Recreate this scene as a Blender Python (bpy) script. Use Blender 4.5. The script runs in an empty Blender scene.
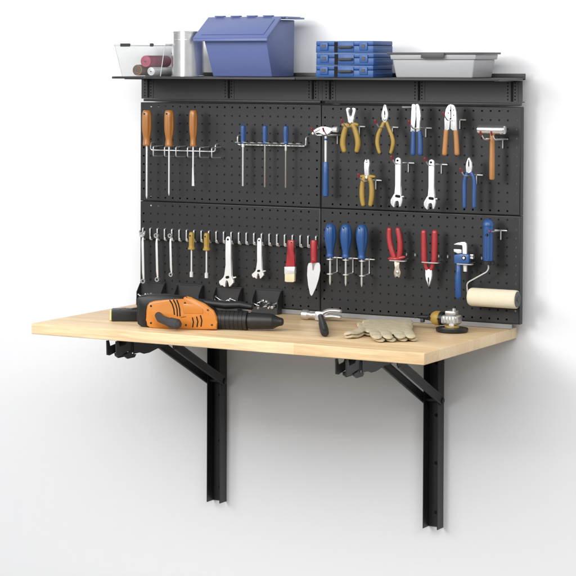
import bpy, bmesh, math, random
from mathutils import Vector, Matrix
random.seed(7)
PI = math.pi
S = bpy.context.scene
COL = S.collection

# ------------------------------------------------------------------ materials
def nt(name):
    m = bpy.data.materials.new(name); m.use_nodes = True
    n = m.node_tree.nodes; l = m.node_tree.links
    return m, n, l, n['Principled BSDF']

def mat(name, col, rough=.5, metal=0., bump=.0, scale=60., var=.12, rvar=.12, coat=0., spec=.5, stretch=(1, 1, 1)):
    """painted / moulded / metal surface: cloudy tone, uneven gloss and a fine grain"""
    m, n, l, b = nt(name)
    tc = n.new('ShaderNodeTexCoord'); mp = n.new('ShaderNodeMapping')
    mp.inputs['Scale'].default_value = stretch
    l.new(tc.outputs['Object'], mp.inputs['Vector'])
    n1 = n.new('ShaderNodeTexNoise'); n1.inputs['Scale'].default_value = scale; n1.inputs['Detail'].default_value = 5
    l.new(mp.outputs['Vector'], n1.inputs['Vector'])
    n2 = n.new('ShaderNodeTexNoise'); n2.inputs['Scale'].default_value = scale * .13; n2.inputs['Detail'].default_value = 3
    l.new(mp.outputs['Vector'], n2.inputs['Vector'])
    mx = n.new('ShaderNodeMix'); mx.data_type = 'RGBA'
    mx.inputs['A'].default_value = [c * (1 - var) for c in col[:3]] + [1]
    mx.inputs['B'].default_value = [min(1, c * (1 + var)) for c in col[:3]] + [1]
    l.new(n2.outputs['Fac'], mx.inputs['Factor'])
    l.new(mx.outputs['Result'], b.inputs['Base Color'])
    mr = n.new('ShaderNodeMapRange')
    mr.inputs['To Min'].default_value = max(0, rough - rvar); mr.inputs['To Max'].default_value = min(1, rough + rvar)
    l.new(n1.outputs['Fac'], mr.inputs['Value']); l.new(mr.outputs['Result'], b.inputs['Roughness'])
    b.inputs['Metallic'].default_value = metal
    b.inputs['Coat Weight'].default_value = coat
    b.inputs['Specular IOR Level'].default_value = spec
    if bump:
        bp = n.new('ShaderNodeBump'); bp.inputs['Strength'].default_value = bump; bp.inputs['Distance'].default_value = .0006
        l.new(n1.outputs['Fac'], bp.inputs['Height']); l.new(bp.outputs['Normal'], b.inputs['Normal'])
    return m

def mat_wood():
    m, n, l, b = nt('maple_butcher_block')
    tc = n.new('ShaderNodeTexCoord')
    br = n.new('ShaderNodeTexBrick')
    br.offset = .37; br.offset_frequency = 2; br.squash = 1.0
    br.inputs['Scale'].default_value = 1.0
    br.inputs['Brick Width'].default_value = .83; br.inputs['Row Height'].default_value = .041
    br.inputs['Mortar Size'].default_value = .0005; br.inputs['Mortar Smooth'].default_value = .5
    br.inputs['Color1'].default_value = (.88, .68, .42, 1); br.inputs['Color2'].default_value = (.75, .52, .275, 1)
    br.inputs['Mortar'].default_value = (.60, .39, .20, 1); br.inputs['Bias'].default_value = -.25
    l.new(tc.outputs['Object'], br.inputs['Vector'])
    mp = n.new('ShaderNodeMapping'); mp.inputs['Scale'].default_value = (2.2, 34, 34)
    l.new(tc.outputs['Object'], mp.inputs['Vector'])
    g = n.new('ShaderNodeTexNoise'); g.inputs['Scale'].default_value = 2.2; g.inputs['Detail'].default_value = 7; g.inputs['Roughness'].default_value = .62
    g.inputs['Distortion'].default_value = .6
    l.new(mp.outputs['Vector'], g.inputs['Vector'])
    cr = n.new('ShaderNodeValToRGB')
    cr.color_ramp.elements[0].position = .30; cr.color_ramp.elements[0].color = (.72, .63, .50, 1)
    cr.color_ramp.elements[1].position = .66; cr.color_ramp.elements[1].color = (1.08, 1.07, 1.06, 1)
    l.new(g.outputs['Fac'], cr.inputs['Fac'])
    mp2 = n.new('ShaderNodeMapping'); mp2.inputs['Scale'].default_value = (6, 160, 160)
    l.new(tc.outputs['Object'], mp2.inputs['Vector'])
    f = n.new('ShaderNodeTexNoise'); f.inputs['Scale'].default_value = 3; f.inputs['Detail'].default_value = 3
    l.new(mp2.outputs['Vector'], f.inputs['Vector'])
    fr = n.new('ShaderNodeMapRange'); fr.inputs['From Min'].default_value = .35; fr.inputs['From Max'].default_value = .65
    fr.inputs['To Min'].default_value = .89; fr.inputs['To Max'].default_value = 1.05
    l.new(f.outputs['Fac'], fr.inputs['Value'])
    m1 = n.new('ShaderNodeMix'); m1.data_type = 'RGBA'; m1.blend_type = 'MULTIPLY'; m1.inputs['Factor'].default_value = .8
    l.new(br.outputs['Color'], m1.inputs['A']); l.new(cr.outputs['Color'], m1.inputs['B'])
    m2 = n.new('ShaderNodeMix'); m2.data_type = 'RGBA'; m2.blend_type = 'MULTIPLY'; m2.inputs['Factor'].default_value = 1
    ge = n.new('ShaderNodeNewGeometry'); sx = n.new('ShaderNodeSeparateXYZ'); l.new(ge.outputs['Normal'], sx.inputs['Vector'])
    ab = n.new('ShaderNodeMath'); ab.operation = 'ABSOLUTE'; l.new(sx.outputs['X'], ab.inputs[0])
    eg = n.new('ShaderNodeMapRange'); eg.inputs['To Min'].default_value = .8; eg.inputs['To Max'].default_value = .22
    l.new(ab.outputs['Value'], eg.inputs['Value']); l.new(eg.outputs['Result'], m1.inputs['Factor'])   # end faces lightened to match the top's brightness
    l.new(m1.outputs['Result'], m2.inputs['A']); l.new(fr.outputs['Result'], m2.inputs['B'])
    l.new(m2.outputs['Result'], b.inputs['Base Color'])
    rr = n.new('ShaderNodeMapRange'); rr.inputs['To Min'].default_value = .38; rr.inputs['To Max'].default_value = .58
    l.new(g.outputs['Fac'], rr.inputs['Value']); l.new(rr.outputs['Result'], b.inputs['Roughness'])
    bp = n.new('ShaderNodeBump'); bp.inputs['Strength'].default_value = .12; bp.inputs['Distance'].default_value = .0005
    l.new(f.outputs['Fac'], bp.inputs['Height']); l.new(bp.outputs['Normal'], b.inputs['Normal'])
    b.inputs['Coat Weight'].default_value = .12; b.inputs['Coat Roughness'].default_value = .35
    return m

def mat_clear():
    m, n, l, b = nt('clear_plastic')
    b.inputs['Base Color'].default_value = (.97, .98, .98, 1)
    b.inputs['Roughness'].default_value = .06; b.inputs['IOR'].default_value = 1.12
    b.inputs['Transmission Weight'].default_value = 1.0
    t = n.new('ShaderNodeBsdfTransparent'); t.inputs['Color'].default_value = (.95, .955, .955, 1)
    mx = n.new('ShaderNodeMixShader')
    ns = n.new('ShaderNodeTexNoise'); ns.inputs['Scale'].default_value = 9
    mr = n.new('ShaderNodeMapRange'); mr.inputs['To Min'].default_value = .015; mr.inputs['To Max'].default_value = .05
    l.new(ns.outputs['Fac'], mr.inputs['Value']); l.new(mr.outputs['Result'], mx.inputs['Fac'])
    b2 = n.new('ShaderNodeBsdfPrincipled'); b2.inputs['Base Color'].default_value = (.9, .9, .9, 1); b2.inputs['Roughness'].default_value = .15
    l.new(t.outputs['BSDF'], mx.inputs[1]); l.new(b2.outputs['BSDF'], mx.inputs[2])
    l.new(mx.outputs['Shader'], n['Material Output'].inputs['Surface'])
    return m

M = dict(
    wall=mat('white_wall_paint', (.835, .835, .84), .85, bump=.12, scale=180, var=.012, spec=.2),
    board=mat('charcoal_powder_coat', (.0150, .0150, .0154), .43, bump=.35, scale=900, var=.08, spec=.42),
    hole_shade=mat('hole_shade_black', (.006, .006, .006), .8, scale=300),
    shelf=mat('dark_shelf_coat', (.026, .026, .027), .42, bump=.3, scale=900, var=.08),
    black=mat('black_powder_coat', (.021, .021, .0215), .42, bump=.3, scale=800, var=.15),
    plastic=mat('black_plastic', (.0085, .0085, .009), .46, bump=.25, scale=700, var=.2),
    rubber=mat('dark_grey_rubber', (.035, .035, .037), .6, bump=.4, scale=600, var=.2),
    binblk=mat('black_bin_plastic', (.020, .020, .021), .5, bump=.2, scale=500, var=.15),
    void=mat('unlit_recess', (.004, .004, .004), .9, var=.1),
    chrome=mat('bright_chrome', (.90, .90, .905), .30, .5, scale=40, var=.05, rvar=.03),
    polish=mat('polished_chrome', (.92, .92, .93), .2, .9, scale=40, var=.03, rvar=.03),
    steel=mat('brushed_steel', (.62, .61, .60), .34, .85, bump=.05, scale=200, var=.10, rvar=.05, stretch=(1, 1, .12)),
    wire=mat('zinc_wire', (.78, .78, .77), .32, .7, scale=60, var=.06, rvar=.03),
    dullsteel=mat('dull_shaft_steel', (.42, .39, .36), .45, .75, scale=500, var=.12),
    bronze=mat('warm_grey_steel', (.50, .44, .37), .42, .8, scale=400, var=.15),
    orange=mat('amber_orange_handle', (.385, .150, .034), .36, scale=160, var=.12, coat=.3),
    tan=mat('tan_wood_handle', (.42, .190, .062), .5, bump=.15, scale=240, var=.18, stretch=(1, 1, .08)),
    blue=mat('royal_blue_plastic', (.020, .080, .250), .4, scale=150, var=.1, coat=.15),
    bluegrip=mat('blue_dipped_grip', (.028, .080, .235), .45, scale=150, var=.12),
    binblue=mat('periwinkle_bin_plastic', (.115, .150, .330), .42, bump=.1, scale=260, var=.05),
    caseblue=mat('blue_case_plastic', (.026, .092, .285), .45, bump=.12, scale=260, var=.08),
    yellow=mat('ochre_yellow_grip', (.37, .235, .045), .42, scale=160, var=.12),
    red=mat('crimson_red_grip', (.38, .030, .036), .38, scale=160, var=.12, coat=.2),
    redtip=mat('red_vinyl_tip', (.25, .02, .03), .5, scale=200),
    drill=mat('orange_tool_shell', (.58, .205, .030), .38, bump=.2, scale=420, var=.06, coat=.12),
    cream=mat('cream_roller_nap', (.76, .68, .51), .95, bump=.9, scale=520, var=.06, spec=.1),
    bristle=mat('pale_bristle', (.72, .64, .42), .8, bump=.9, scale=220, var=.22, stretch=(6, 6, .15)),
    glove=mat('khaki_suede', (.52, .455, .315), .95, bump=.8, scale=420, var=.14, spec=.15),
    trayw=mat('pale_grey_tub_plastic', (.40, .402, .41), .4, bump=.08, scale=260, var=.03),
    lidgrey=mat('slate_lid_plastic', (.062, .062, .066), .5, bump=.15, scale=300, var=.1),
    lidwhite=mat('frosted_white_plastic', (.60, .60, .61), .4, scale=200, var=.03),
    brown=mat('brown_roll', (.20, .105, .045), .7, bump=.5, scale=220, var=.25),
    pink=mat('raspberry_roll', (.42, .065, .125), .5, bump=.2, scale=180, var=.15),
    silverroll=mat('pale_grey_roll', (.72, .72, .72), .3, .35, scale=180, var=.08),
    paleyellow=mat('pale_yellow_label', (.74, .66, .30), .5, scale=200),
    strip=mat('shaded_wall_grey', (.22, .22, .22), .5, bump=.1, scale=300, var=.08),
    clear=mat_clear(), wood=mat_wood(),
)

# ------------------------------------------------------------------ mesh helpers
def bx(bm, x0, x1, y0, y1, z0, z1, bev=0., seg=2, mi=0):
    vs = [bm.verts.new(c) for c in ((x0, y0, z0), (x1, y0, z0), (x1, y1, z0), (x0, y1, z0), (x0, y0, z1), (x1, y0, z1), (x1, y1, z1), (x0, y1, z1))]
    fs = [bm.faces.new([vs[i] for i in q]) for q in ((0, 3, 2, 1), (4, 5, 6, 7), (0, 1, 5, 4), (1, 2, 6, 5), (2, 3, 7, 6), (3, 0, 4, 7))]
    if bev:
        es = list({e for f in fs for e in f.edges})
        bmesh.ops.bevel(bm, geom=es, offset=bev, segments=seg, profile=.5, affect='EDGES')
    return vs

def hexa(bm, bot, top, bev=0., seg=2):
    """box between two quads (lists of four points, same winding seen from above)"""
    vs = [bm.verts.new(c) for c in list(bot) + list(top)]
    fs = [bm.faces.new([vs[i] for i in q]) for q in ((3, 2, 1, 0), (4, 5, 6, 7), (0, 1, 5, 4), (1, 2, 6, 5), (2, 3, 7, 6), (3, 0, 4, 7))]
    if bev:
        es = list({e for f in fs for e in f.edges})
        bmesh.ops.bevel(bm, geom=es, offset=bev, segments=seg, profile=.5, affect='EDGES')

def fillet(pts, r, n=4):
    pts = [Vector(p) for p in pts]; out = [pts[0]]
    for i in range(1, len(pts) - 1):
        a, b, c = pts[i - 1], pts[i], pts[i + 1]
        d1 = (a - b); d2 = (c - b); k = min(r, d1.length * .49, d2.length * .49)
        p1 = b + d1.normalized() * k; p2 = b + d2.normalized() * k
        for j in range(n + 1):
            t = j / n; out.append(p1 * (1 - t) ** 2 + b * 2 * t * (1 - t) + p2 * t * t)
    out.append(pts[-1]); return out

def smooth(pts, n=4):
    """Catmull-Rom through the points (tuples of any length)"""
    P = [Vector(p) for p in pts]; out = []
    for i in range(len(P) - 1):
        p0 = P[max(0, i - 1)]; p1 = P[i]; p2 = P[i + 1]; p3 = P[min(len(P) - 1, i + 2)]
        for j in range(n):
            t = j / n
            out.append(.5 * ((2 * p1) + (p2 - p0) * t + (2 * p0 - 5 * p1 + 4 * p2 - p3) * t * t + (3 * p1 - p0 - 3 * p2 + p3) * t ** 3))
    out.append(P[-1]); return out

def tube(bm, pts, r, seg=8, flat=(1, 1), ref=(0, 1, 0), cap=.5):
    """swept round bar; r a number or one per point; flat = scale across / along ref"""
    P = [Vector(p) for p in pts]; n = len(P)
    R = r if isinstance(r, (list, tuple)) else [r] * n
    if cap:
        d0 = (P[0] - P[1]).normalized(); d1 = (P[-1] - P[-2]).normalized()
        P = [P[0] + d0 * R[0] * cap] + P + [P[-1] + d1 * R[-1] * cap]; R = [R[0] * .55] + list(R) + [R[-1] * .55]; n += 2
    rings = []; up = Vector(ref)
    for i in range(n):
        t = (P[min(i + 1, n - 1)] - P[max(i - 1, 0)]).normalized()
        b = up - t * up.dot(t)
        if b.length < 1e-3: b = Vector((.3, .2, .9)); b = b - t * b.dot(t)
        b.normalize(); a = t.cross(b); up = b
        rings.append([bm.verts.new(P[i] + (a * math.cos(k * 2 * PI / seg) * flat[0] + b * math.sin(k * 2 * PI / seg) * flat[1]) * R[i]) for k in range(seg)])
    for i in range(n - 1):
        for k in range(seg):
            bm.faces.new((rings[i][k], rings[i][(k + 1) % seg], rings[i + 1][(k + 1) % seg], rings[i + 1][k]))
    bm.faces.new(rings[0][::-1]); bm.faces.new(rings[-1])

def lathe(bm, prof, org, axis=(0, 0, 1), seg=20, lobes=0, amp=0., sx=1.):
    """prof: (distance along axis, radius[, lobe weight])"""
    ax = Vector(axis).normalized(); o = Vector(org)
    a = Vector((0, -1, 0)) if abs(ax.y) < .9 else Vector((1, 0, 0))
    a = (a - ax * a.dot(ax)).normalized(); b = ax.cross(a)
    rings = []
    for q in prof:
        t, r = q[0], max(q[1], 1e-5); w = q[2] if len(q) > 2 else 0
        ring = []
        for k in range(seg):
            th = k * 2 * PI / seg
            rr = r * (1 - (amp * w * (.5 + .5 * math.cos(lobes * th)) ** 3 if lobes else 0))
            ring.append(bm.verts.new(o + ax * t + (a * math.cos(th) + b * math.sin(th) * sx) * rr))
        rings.append(ring)
    for i in range(len(rings) - 1):
        for k in range(seg):
            bm.faces.new((rings[i][k], rings[i][(k + 1) % seg], rings[i + 1][(k + 1) % seg], rings[i + 1][k]))
    bm.faces.new(rings[0][::-1]); bm.faces.new(rings[-1])

def prism(bm, out, y0, y1, bev=0., seg=2, F=None, holes=()):
    """outline of (x, z) extruded from y0 (front) to y1; F maps (x, y, z) to a point"""
    F = F or (lambda x, y, z: (x, y, z))
    ar = sum(out[i][0] * out[(i + 1) % len(out)][1] - out[(i + 1) % len(out)][0] * out[i][1] for i in range(len(out)))
    if ar < 0: out = out[::-1]
    a = [bm.verts.new(F(x, y0, z)) for x, z in out]; b = [bm.verts.new(F(x, y1, z)) for x, z in out]
    n = len(out); f1 = bm.faces.new(a); f2 = bm.faces.new(b[::-1])
    for i in range(n): bm.faces.new((a[(i + 1) % n], a[i], b[i], b[(i + 1) % n]))
    if bev:
        es = list(f1.edges) + list(f2.edges)
        bmesh.ops.bevel(bm, geom=es, offset=bev, segments=seg, profile=.5, affect='EDGES')

def ringbm(bm, c, R, r, y0, y1, seg=20):
    """flat ring (box end) in the x-z plane"""
    cx, cz = c; rows = []
    for k in range(seg):
        t = k * 2 * PI / seg; ca, sa = math.cos(t), math.sin(t)
        rows.append([bm.verts.new((cx + q * ca, y, cz + q * sa)) for q, y in ((R, y0), (R, y1), (r, y1), (r, y0))])
    for k in range(seg):
        A, B = rows[k], rows[(k + 1) % seg]
        for j in range(4): bm.faces.new((A[j], A[(j + 1) % 4], B[(j + 1) % 4], B[j]))

ORG = {}
def finish(name, bm, m, org, ang=35):
    bmesh.ops.remove_doubles(bm, verts=bm.verts, dist=1e-6)
    bmesh.ops.recalc_face_normals(bm, faces=bm.faces)
    bmesh.ops.translate(bm, verts=bm.verts, vec=-org)
    lim = math.radians(ang)
    for f in bm.faces: f.smooth = True
    for e in bm.edges: e.smooth = len(e.link_faces) == 2 and e.calc_face_angle(0) < lim
    me = bpy.data.meshes.new(name); bm.to_mesh(me); bm.free()
    for q in (m if isinstance(m, list) else [m]): me.materials.append(M[q])
    return me

def part(name, bm, m, parent, label=None, ang=35):
    o = bpy.data.objects.new(name, finish(name, bm, m, ORG[parent], ang)); COL.objects.link(o)
    o.parent = parent; ORG[o] = ORG[parent]
    if label: o['label'] = label
    return o

def tag(o, label=None, cat=None, group=None, kind=None):
    for k, v in (('label', label), ('category', cat), ('group', group), ('kind', kind)):
        if v: o[k] = v
    return o

def thing(name, label, cat, loc, group=None):
    o = bpy.data.objects.new(name, None); COL.objects.link(o); o.location = loc
    o.empty_display_size = .02; ORG[o] = Vector(loc)
    return tag(o, label, cat, group)

def solid(name, bm, m, loc, label, cat, group=None, kind=None, ang=35):
    o = bpy.data.objects.new(name, finish(name, bm, m, Vector(loc), ang)); COL.objects.link(o)
    o.location = loc; ORG[o] = Vector(loc)
    return tag(o, label, cat, group, kind)

def dup(root, loc, label, rot=None):
    r = root.copy(); COL.objects.link(r); r.location = loc; ORG[r] = Vector(loc)
    if rot: r.rotation_euler = rot
    if label: r['label'] = label
    def rec(src, dst):
        for ch in list(src.children):
            c = ch.copy(); COL.objects.link(c); c.parent = dst; rec(ch, c)
    rec(root, r); return r

B = bmesh.new
IN = .0254
YB = -.045          # front face of the perforated boards
YW = .02            # wall
ZT = -.0145         # worktop surface
ZS = .690           # shelf surface
TP = -.108          # plane the hanging tools lie in

# ------------------------------------------------------------------ setting
bm = B(); bx(bm, -3, 4, YW, YW + .1, -2.2, 3.)
solid('wall', bm, 'wall', (0, YW, 0), 'plain white wall behind the workbench', 'wall', kind='structure')

# ------------------------------------------------------------------ pegboards
def pegboard_mesh():
    bm = B(); W, H = 24 * IN, 12 * IN; g = .0006; r = .0031; bz = .0032
    for i in range(24):
        for j in range(12):
            x0, z0 = i * IN, j * IN; cx, cz = x0 + IN / 2, z0 + IN / 2
            xs = [x0 + (g + bz if i == 0 else 0), x0 + IN - (g + bz if i == 23 else 0)]
            zs = [z0 + (g + bz if j == 0 else 0), z0 + IN - (g + bz if j == 11 else 0)]
            ring = [(xs[1], cz), (xs[1], zs[1]), (cx, zs[1]), (xs[0], zs[1]), (xs[0], cz), (xs[0], zs[0]), (cx, zs[0]), (xs[1], zs[0])]
            blank = i in (0, 23) and j in (0, 11)
            o = [bm.verts.new((x, 0, z)) for x, z in ring]
            hole = [bm.verts.new((cx + r * math.cos(k * PI / 4), 0, cz + r * math.sin(k * PI / 4))) for k in range(8)]
            back = [bm.verts.new((cx + r * math.cos(k * PI / 4), .0015 if not blank else .0006, cz + r * math.sin(k * PI / 4))) for k in range(8)]
            for k in range(8):
                l = (k + 1) % 8
                bm.faces.new((o[k], hole[k], hole[l], o[l])); bm.faces.new((hole[k], back[k], back[l], hole[l]))
            if blank: bm.faces.new(back)
    # rolled edge and returned flange round the sheet
    a = [(g + bz, 0, g + bz), (W - g - bz, 0, g + bz), (W - g - bz, 0, H - g - bz), (g + bz, 0, H - g - bz)]
    def loop(ins, y): return [bm.verts.new(c) for c in ((ins, y, ins), (W - ins, y, ins), (W - ins, y, H - ins), (ins, y, H - ins))]
    prof = [(g + bz, 0), (g + bz * .45, .0005), (g + bz * .12, .0014), (g, .0034), (g, .023), (g + .012, .023), (g + .012, .0215)]
    prev = loop(*prof[0])
    for ins, y in prof[1:]:
        cur = loop(ins, y)
        for k in range(4): bm.faces.new((prev[k], prev[(k + 1) % 4], cur[(k + 1) % 4], cur[k]))
        prev = cur
    return bm
def pegboard(x, z, label):
    t = thing('pegboard', label, 'pegboard', (x, YB, z), 'perforated pegboards')
    bm = pegboard_mesh(); bmesh.ops.translate(bm, verts=bm.verts, vec=(x, YB, z))
    part('perforated_sheet', bm, 'board', t)
    bm = B(); bx(bm, x + IN * 1.05, x + IN * 22.95, YB + .0022, YB + .0037, z + IN * 1.05, z + IN * 10.95)  # dark sheet added so the inner holes look shaded
    part('hole_shade_sheet', bm, 'hole_shade', t)
    return t
pb = pegboard(0, .3048, 'upper left black pegboard panel with the orange and slim blue screwdrivers')
dup(pb, (.6096, YB, .3048), 'upper right black pegboard panel with yellow pliers, chrome wrenches and mallet')
dup(pb, (0, YB, 0), 'lower left black pegboard panel crossed by the long row of pins')
dup(pb, (.6096, YB, 0), 'lower right black pegboard panel behind the cream paint roller')

# ------------------------------------------------------------------ shelf backs with slotted uprights, shelves
def back_panel(x, label):
    t = thing('shelf_back_panel', label, 'panel', (x, YB, .612), 'plain panels under the shelf')
    W = .6096
    bm = B(); bx(bm, x + .004, x + W + .003, YB, YB + .003, .6205, .682)
    bx(bm, x + .012, x + W - .002, YB - .0015, YB + .012, .6125, .6200, .001)
    bx(bm, x + .004, x + W - .001, YB + .003, YB + .03, .6210, .6235)
    part('panel_sheet', bm, 'shelf', t)
    for sx in (.0285, .306, .583):
        bm = B()
        bx(bm, x + sx - .0033, x + sx + .0033, YB - .0012, YB - .0002, .624, .679)
        part('slot', bm, 'void', t)
        bm = B()
        bx(bm, x + sx + .0155, x + sx + .0180, YB - .0012, YB - .0001, .622, .6805, .0003, 1)
        
        part('upright_rib', bm, 'shelf', t)
        for q in (-.0125, .0085):
            bm = B()
            for k in range(6): bx(bm, x + sx + q - .0016, x + sx + q + .0016, YB - .0006, YB - .0001, .6275 + k * .0092, .6320 + k * .0092)
            part('notch_row', bm, 'void', t)
    return t
bp = back_panel(0, 'dark panel with slotted ribs below the left shelf')
dup(bp, (.6096, YB, .612), 'dark panel with slotted ribs below the right shelf')

def shelf(x, label):
    t = thing('steel_shelf', label, 'shelf', (x, -.02, .683), 'steel shelves over the pegboard')
    W = .6096
    bm = B(); bx(bm, x + .0008, x + W - .0008, -.22, -.017, ZS - .0022, ZS, .0006)
    bx(bm, x + .0008, x + W - .0008, -.22, -.2175, ZS - .0065, ZS - .0024, .0005)
    bx(bm, x + .0008, x + .003, -.217, -.03, ZS - .0065, ZS - .0024); bx(bm, x + W - .003, x + W - .0008, -.217, -.03, ZS - .0065, ZS - .0024)
    part('shelf_plate', bm, 'shelf', t)
    bm = B(); bx(bm, x + .0008, x + W - .0008, -.0165, -.008, ZS - .006, ZS + .012, .001)
    part('back_lip', bm, 'black', t)
    for sx in (.0345, .589):
        bm = B()
        prism(bm, [(YB - .002, ZS - .0066), (-.20, ZS - .0066), (-.20, ZS - .0085), (-.06, ZS - .0105), (YB - .002, ZS - .012)], x + sx - .0012, x + sx + .0012, F=lambda a, b, c: (b, a, c))
        part('shelf_bracket', bm, 'black', t)
    return t
sh = shelf(0, 'left steel shelf carrying the clear box and big blue bin')
dup(sh, (.6096, -.02, .683), 'right steel shelf carrying the blue cases and grey tub')

# ------------------------------------------------------------------ worktop and folding brackets
bm = B(); bx(bm, -.0105, 1.189, -.6545, .016, -.0455, ZT, .0022, 3)
solid('wooden_worktop', bm, 'wood', (-.0105, .016, -.0455), 'pale maple worktop under all the loose tools', 'worktop')

bm = B(); bx(bm, -.004, 1.196, -.0435, -.0405, ZT + .0006, -.0008, .0006, 1)  # added strip, coloured like the half-shaded wall behind the gap
solid('shaded_gap_strip', bm, 'strip', (0, -.042, ZT), 'grey strip added in place of the shaded wall between the worktop and the pegboards', 'shade strip')

def bracket(x0, label):
    x1 = x0 + .046
    t = thing('folding_bracket', label, 'bracket', (x0, YW, -.609), 'black folding brackets under the worktop')
    zb, ztop = -.609, -.048
    bm = B()
    bx(bm, x0 + .0026, x1 - .0026, YW - .0036, YW - .0006, zb, ztop)
    bx(bm, x0, x0 + .0025, -.024, YW - .0006, zb - .0005, ztop, .0006); bx(bm, x1 - .0025, x1, -.024, YW - .0006, zb - .0005, ztop, .0006)
    part('upright', bm, 'black', t)
    for z in (-.135, -.285, -.424, -.567):
        bm = B(); lathe(bm, [(0, .0052), (.002, .005), (.0035, .0034), (.0036, .0012), (.0028, .001)], (x0 + .024, YW - .0036, z), (0, -1, 0), 12); part('screw_head', bm, 'void', t)
    # the arm, a channel hanging below the wood
    bm = B()
    y_end = -.60
    bx(bm, x0 + .001, x1 - .001, y_end + .03, -.03, -.0490, -.0465)
    for xx in (x0 + .001, x1 - .0035):
        prism(bm, [(-.03, -.0492), (-.03, -.088), (-.30, -.090), (-.40, -.092), (-.46, -.1005), (-.49, -.1005), (-.515, -.094), (-.55, -.094), (-.55, -.0492)], xx, xx + .0025, F=lambda a, b, c: (b, a, c))
    part('support_arm', bm, 'black', t)
    bm = B()
    lat = [(-.552, -.0495), (-.552, -.094), (-.525, -.098), (-.535, -.106), (-.575, -.106), (-.592, -.098), (-.592, -.0915), (-.565, -.089), (-.562, -.082), (-.625, -.093), (-.638, -.090), (-.640, -.0495), (-.628, -.0495), (-.622, -.068), (-.585, -.064), (-.575, -.0495)]
    for xx in (x0 + .006, x1 - .010):
        prism(bm, lat, xx, xx + .004, .0006, 1, F=lambda a, b, c: (b, a, c))
    bx(bm, x0 + .0101, x1 - .0101, -.600, -.560, -.0925, -.0885)
    part('latch', bm, 'black', t)
    for xx in (x0 - .005, x1 + .001):
        bm = B()
        d = Vector((0, .29, -.135)).normalized(); n = Vector((0, .135, .29)).normalized() * .0125
        A = Vector((xx, -.315, -.094)); C = Vector((xx, -.005, -.238))
        q = [A - n, C - n, C + n, A + n]
        prism(bm, [(v.y, v.z) for v in q], xx, xx + .004, .0008, 1, F=lambda a, b, c: (b, a, c))
        for e in (A, C): lathe(bm, [(0, .0125), (.004, .0125)], (xx, e.y, e.z), (1, 0, 0), 18)
        rim = [v for v in (A + n * .86, C + n * .86)]
        tube(bm, [(xx + .002, v.y, v.z) for v in rim], .0035, 8); rim = [A - n * .86, C - n * .86]
        tube(bm, [(xx + .002, v.y, v.z) for v in rim], .0035, 8)
        part('strut', bm, 'black', t)
    bm = B(); lathe(bm, [(0, .004), (.003, .0085), (.0075, .0085), (.009, .006), (x1 - x0 + .011, .006), (x1 - x0 + .0125, .0085), (x1 - x0 + .017, .0085), (x1 - x0 + .0185, .005)], (x0 - .009, -.005, -.238), (1, 0, 0), 16)
    part('pivot_bolt', bm, 'black', t)
    return t
br = bracket(.223, 'left black folding bracket, under the orange drill end of the worktop')
dup(br, (.925, YW, -.609), 'right black folding bracket, under the glove end of the worktop')

# ------------------------------------------------------------------ screwdrivers
def driver(name, label, cat, group, x, z_top, z_neck, z_tip, y, prof, hmat, shaft_r, smat='chrome', lobes=0, amp=0., tip='round', hole=False, sleeve=None, socket=None):
    t = thing(name, label, cat, (x, y, z_neck), group)
    L = z_top - z_neck
    bm = B(); lathe(bm, [(L * f, r, w) for f, r, w in smooth([(f, r, w) for f, r, w in prof], 4)], (x, y, z_neck), (0, 0, 1), 36 if lobes else 24, lobes, amp)
    h = part('handle', bm, hmat, t, ang=50)
    if hole:
        rad = hole
        bm = B(); lathe(bm, [(0, .0024), (.004, .0024)], (x - .001, y - rad - .0008, z_top - .0105), (0, 1, 0), 12); part('hang_hole', bm, 'void', h)
    bm = B(); D = z_neck - z_tip
    if tip == 'flat':
        lathe(bm, [(.002, shaft_r), (-D * .55, shaft_r)], (x, y, z_neck), (0, 0, 1), 14)
        hexa(bm, [(x - .0042, y - .0005, z_tip), (x + .0042, y - .0005, z_tip), (x + .0042, y + .0005, z_tip), (x - .0042, y + .0005, z_tip)],
             [(x - shaft_r * .9, y - shaft_r * .9, z_tip + D * .46), (x + shaft_r * .9, y - shaft_r * .9, z_tip + D * .46), (x + shaft_r * .9, y + shaft_r * .9, z_tip + D * .46), (x - shaft_r * .9, y + shaft_r * .9, z_tip + D * .46)], .0003, 1)
        hexa(bm, [(x - .0040, y - .0006, z_tip + .006), (x + .0040, y - .0006, z_tip + .006), (x + .0040, y + .0006, z_tip + .006), (x - .0040, y + .0006, z_tip + .006)],
             [(x - .003, y - .0012, z_tip + .014), (x + .003, y - .0012, z_tip + .014), (x + .003, y + .0012, z_tip + .014), (x - .003, y + .0012, z_tip + .014)])
    elif tip == 'socket':
        lathe(bm, [(.002, shaft_r), (-D + .018, shaft_r), (-D + .014, socket), (-D + .0005, socket), (-D, socket * .8), (-D, socket * .6), (-D + .003, socket * .55)], (x, y, z_neck), (0, 0, 1), 18)
    elif tip == 'blunt':
        lathe(bm, [(.002, shaft_r), (-D + .001, shaft_r), (-D, shaft_r * .8)], (x, y, z_neck), (0, 0, 1), 14)
    else:
        lathe(bm, [(.002, shaft_r), (-D + .010, shaft_r), (-D + .006, shaft_r * .85), (-D, shaft_r * .25)], (x, y, z_neck), (0, 0, 1), 14)
    part('shaft', bm, smat, t)
    if sleeve:
        bm = B(); lathe(bm, [(0, shaft_r * 1.25), (-sleeve, shaft_r * 1.25), (-sleeve - .001, shaft_r)], (x, y, z_neck), (0, 0, 1), 14); part('ferrule', bm, 'chrome', t)
    return t
w = .0155
OH = [(0, .011, 0), (.04, .0118, 0), (.10, .0112, 0), (.22, .0108, .2), (.34, .0135, .9), (.5, w, 1), (.72, w * 1.02, 1), (.88, w * .97, .7), (.96, w * .82, .2), (1, w * .6, 0), (1.004, w * .2, 0)]
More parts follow.
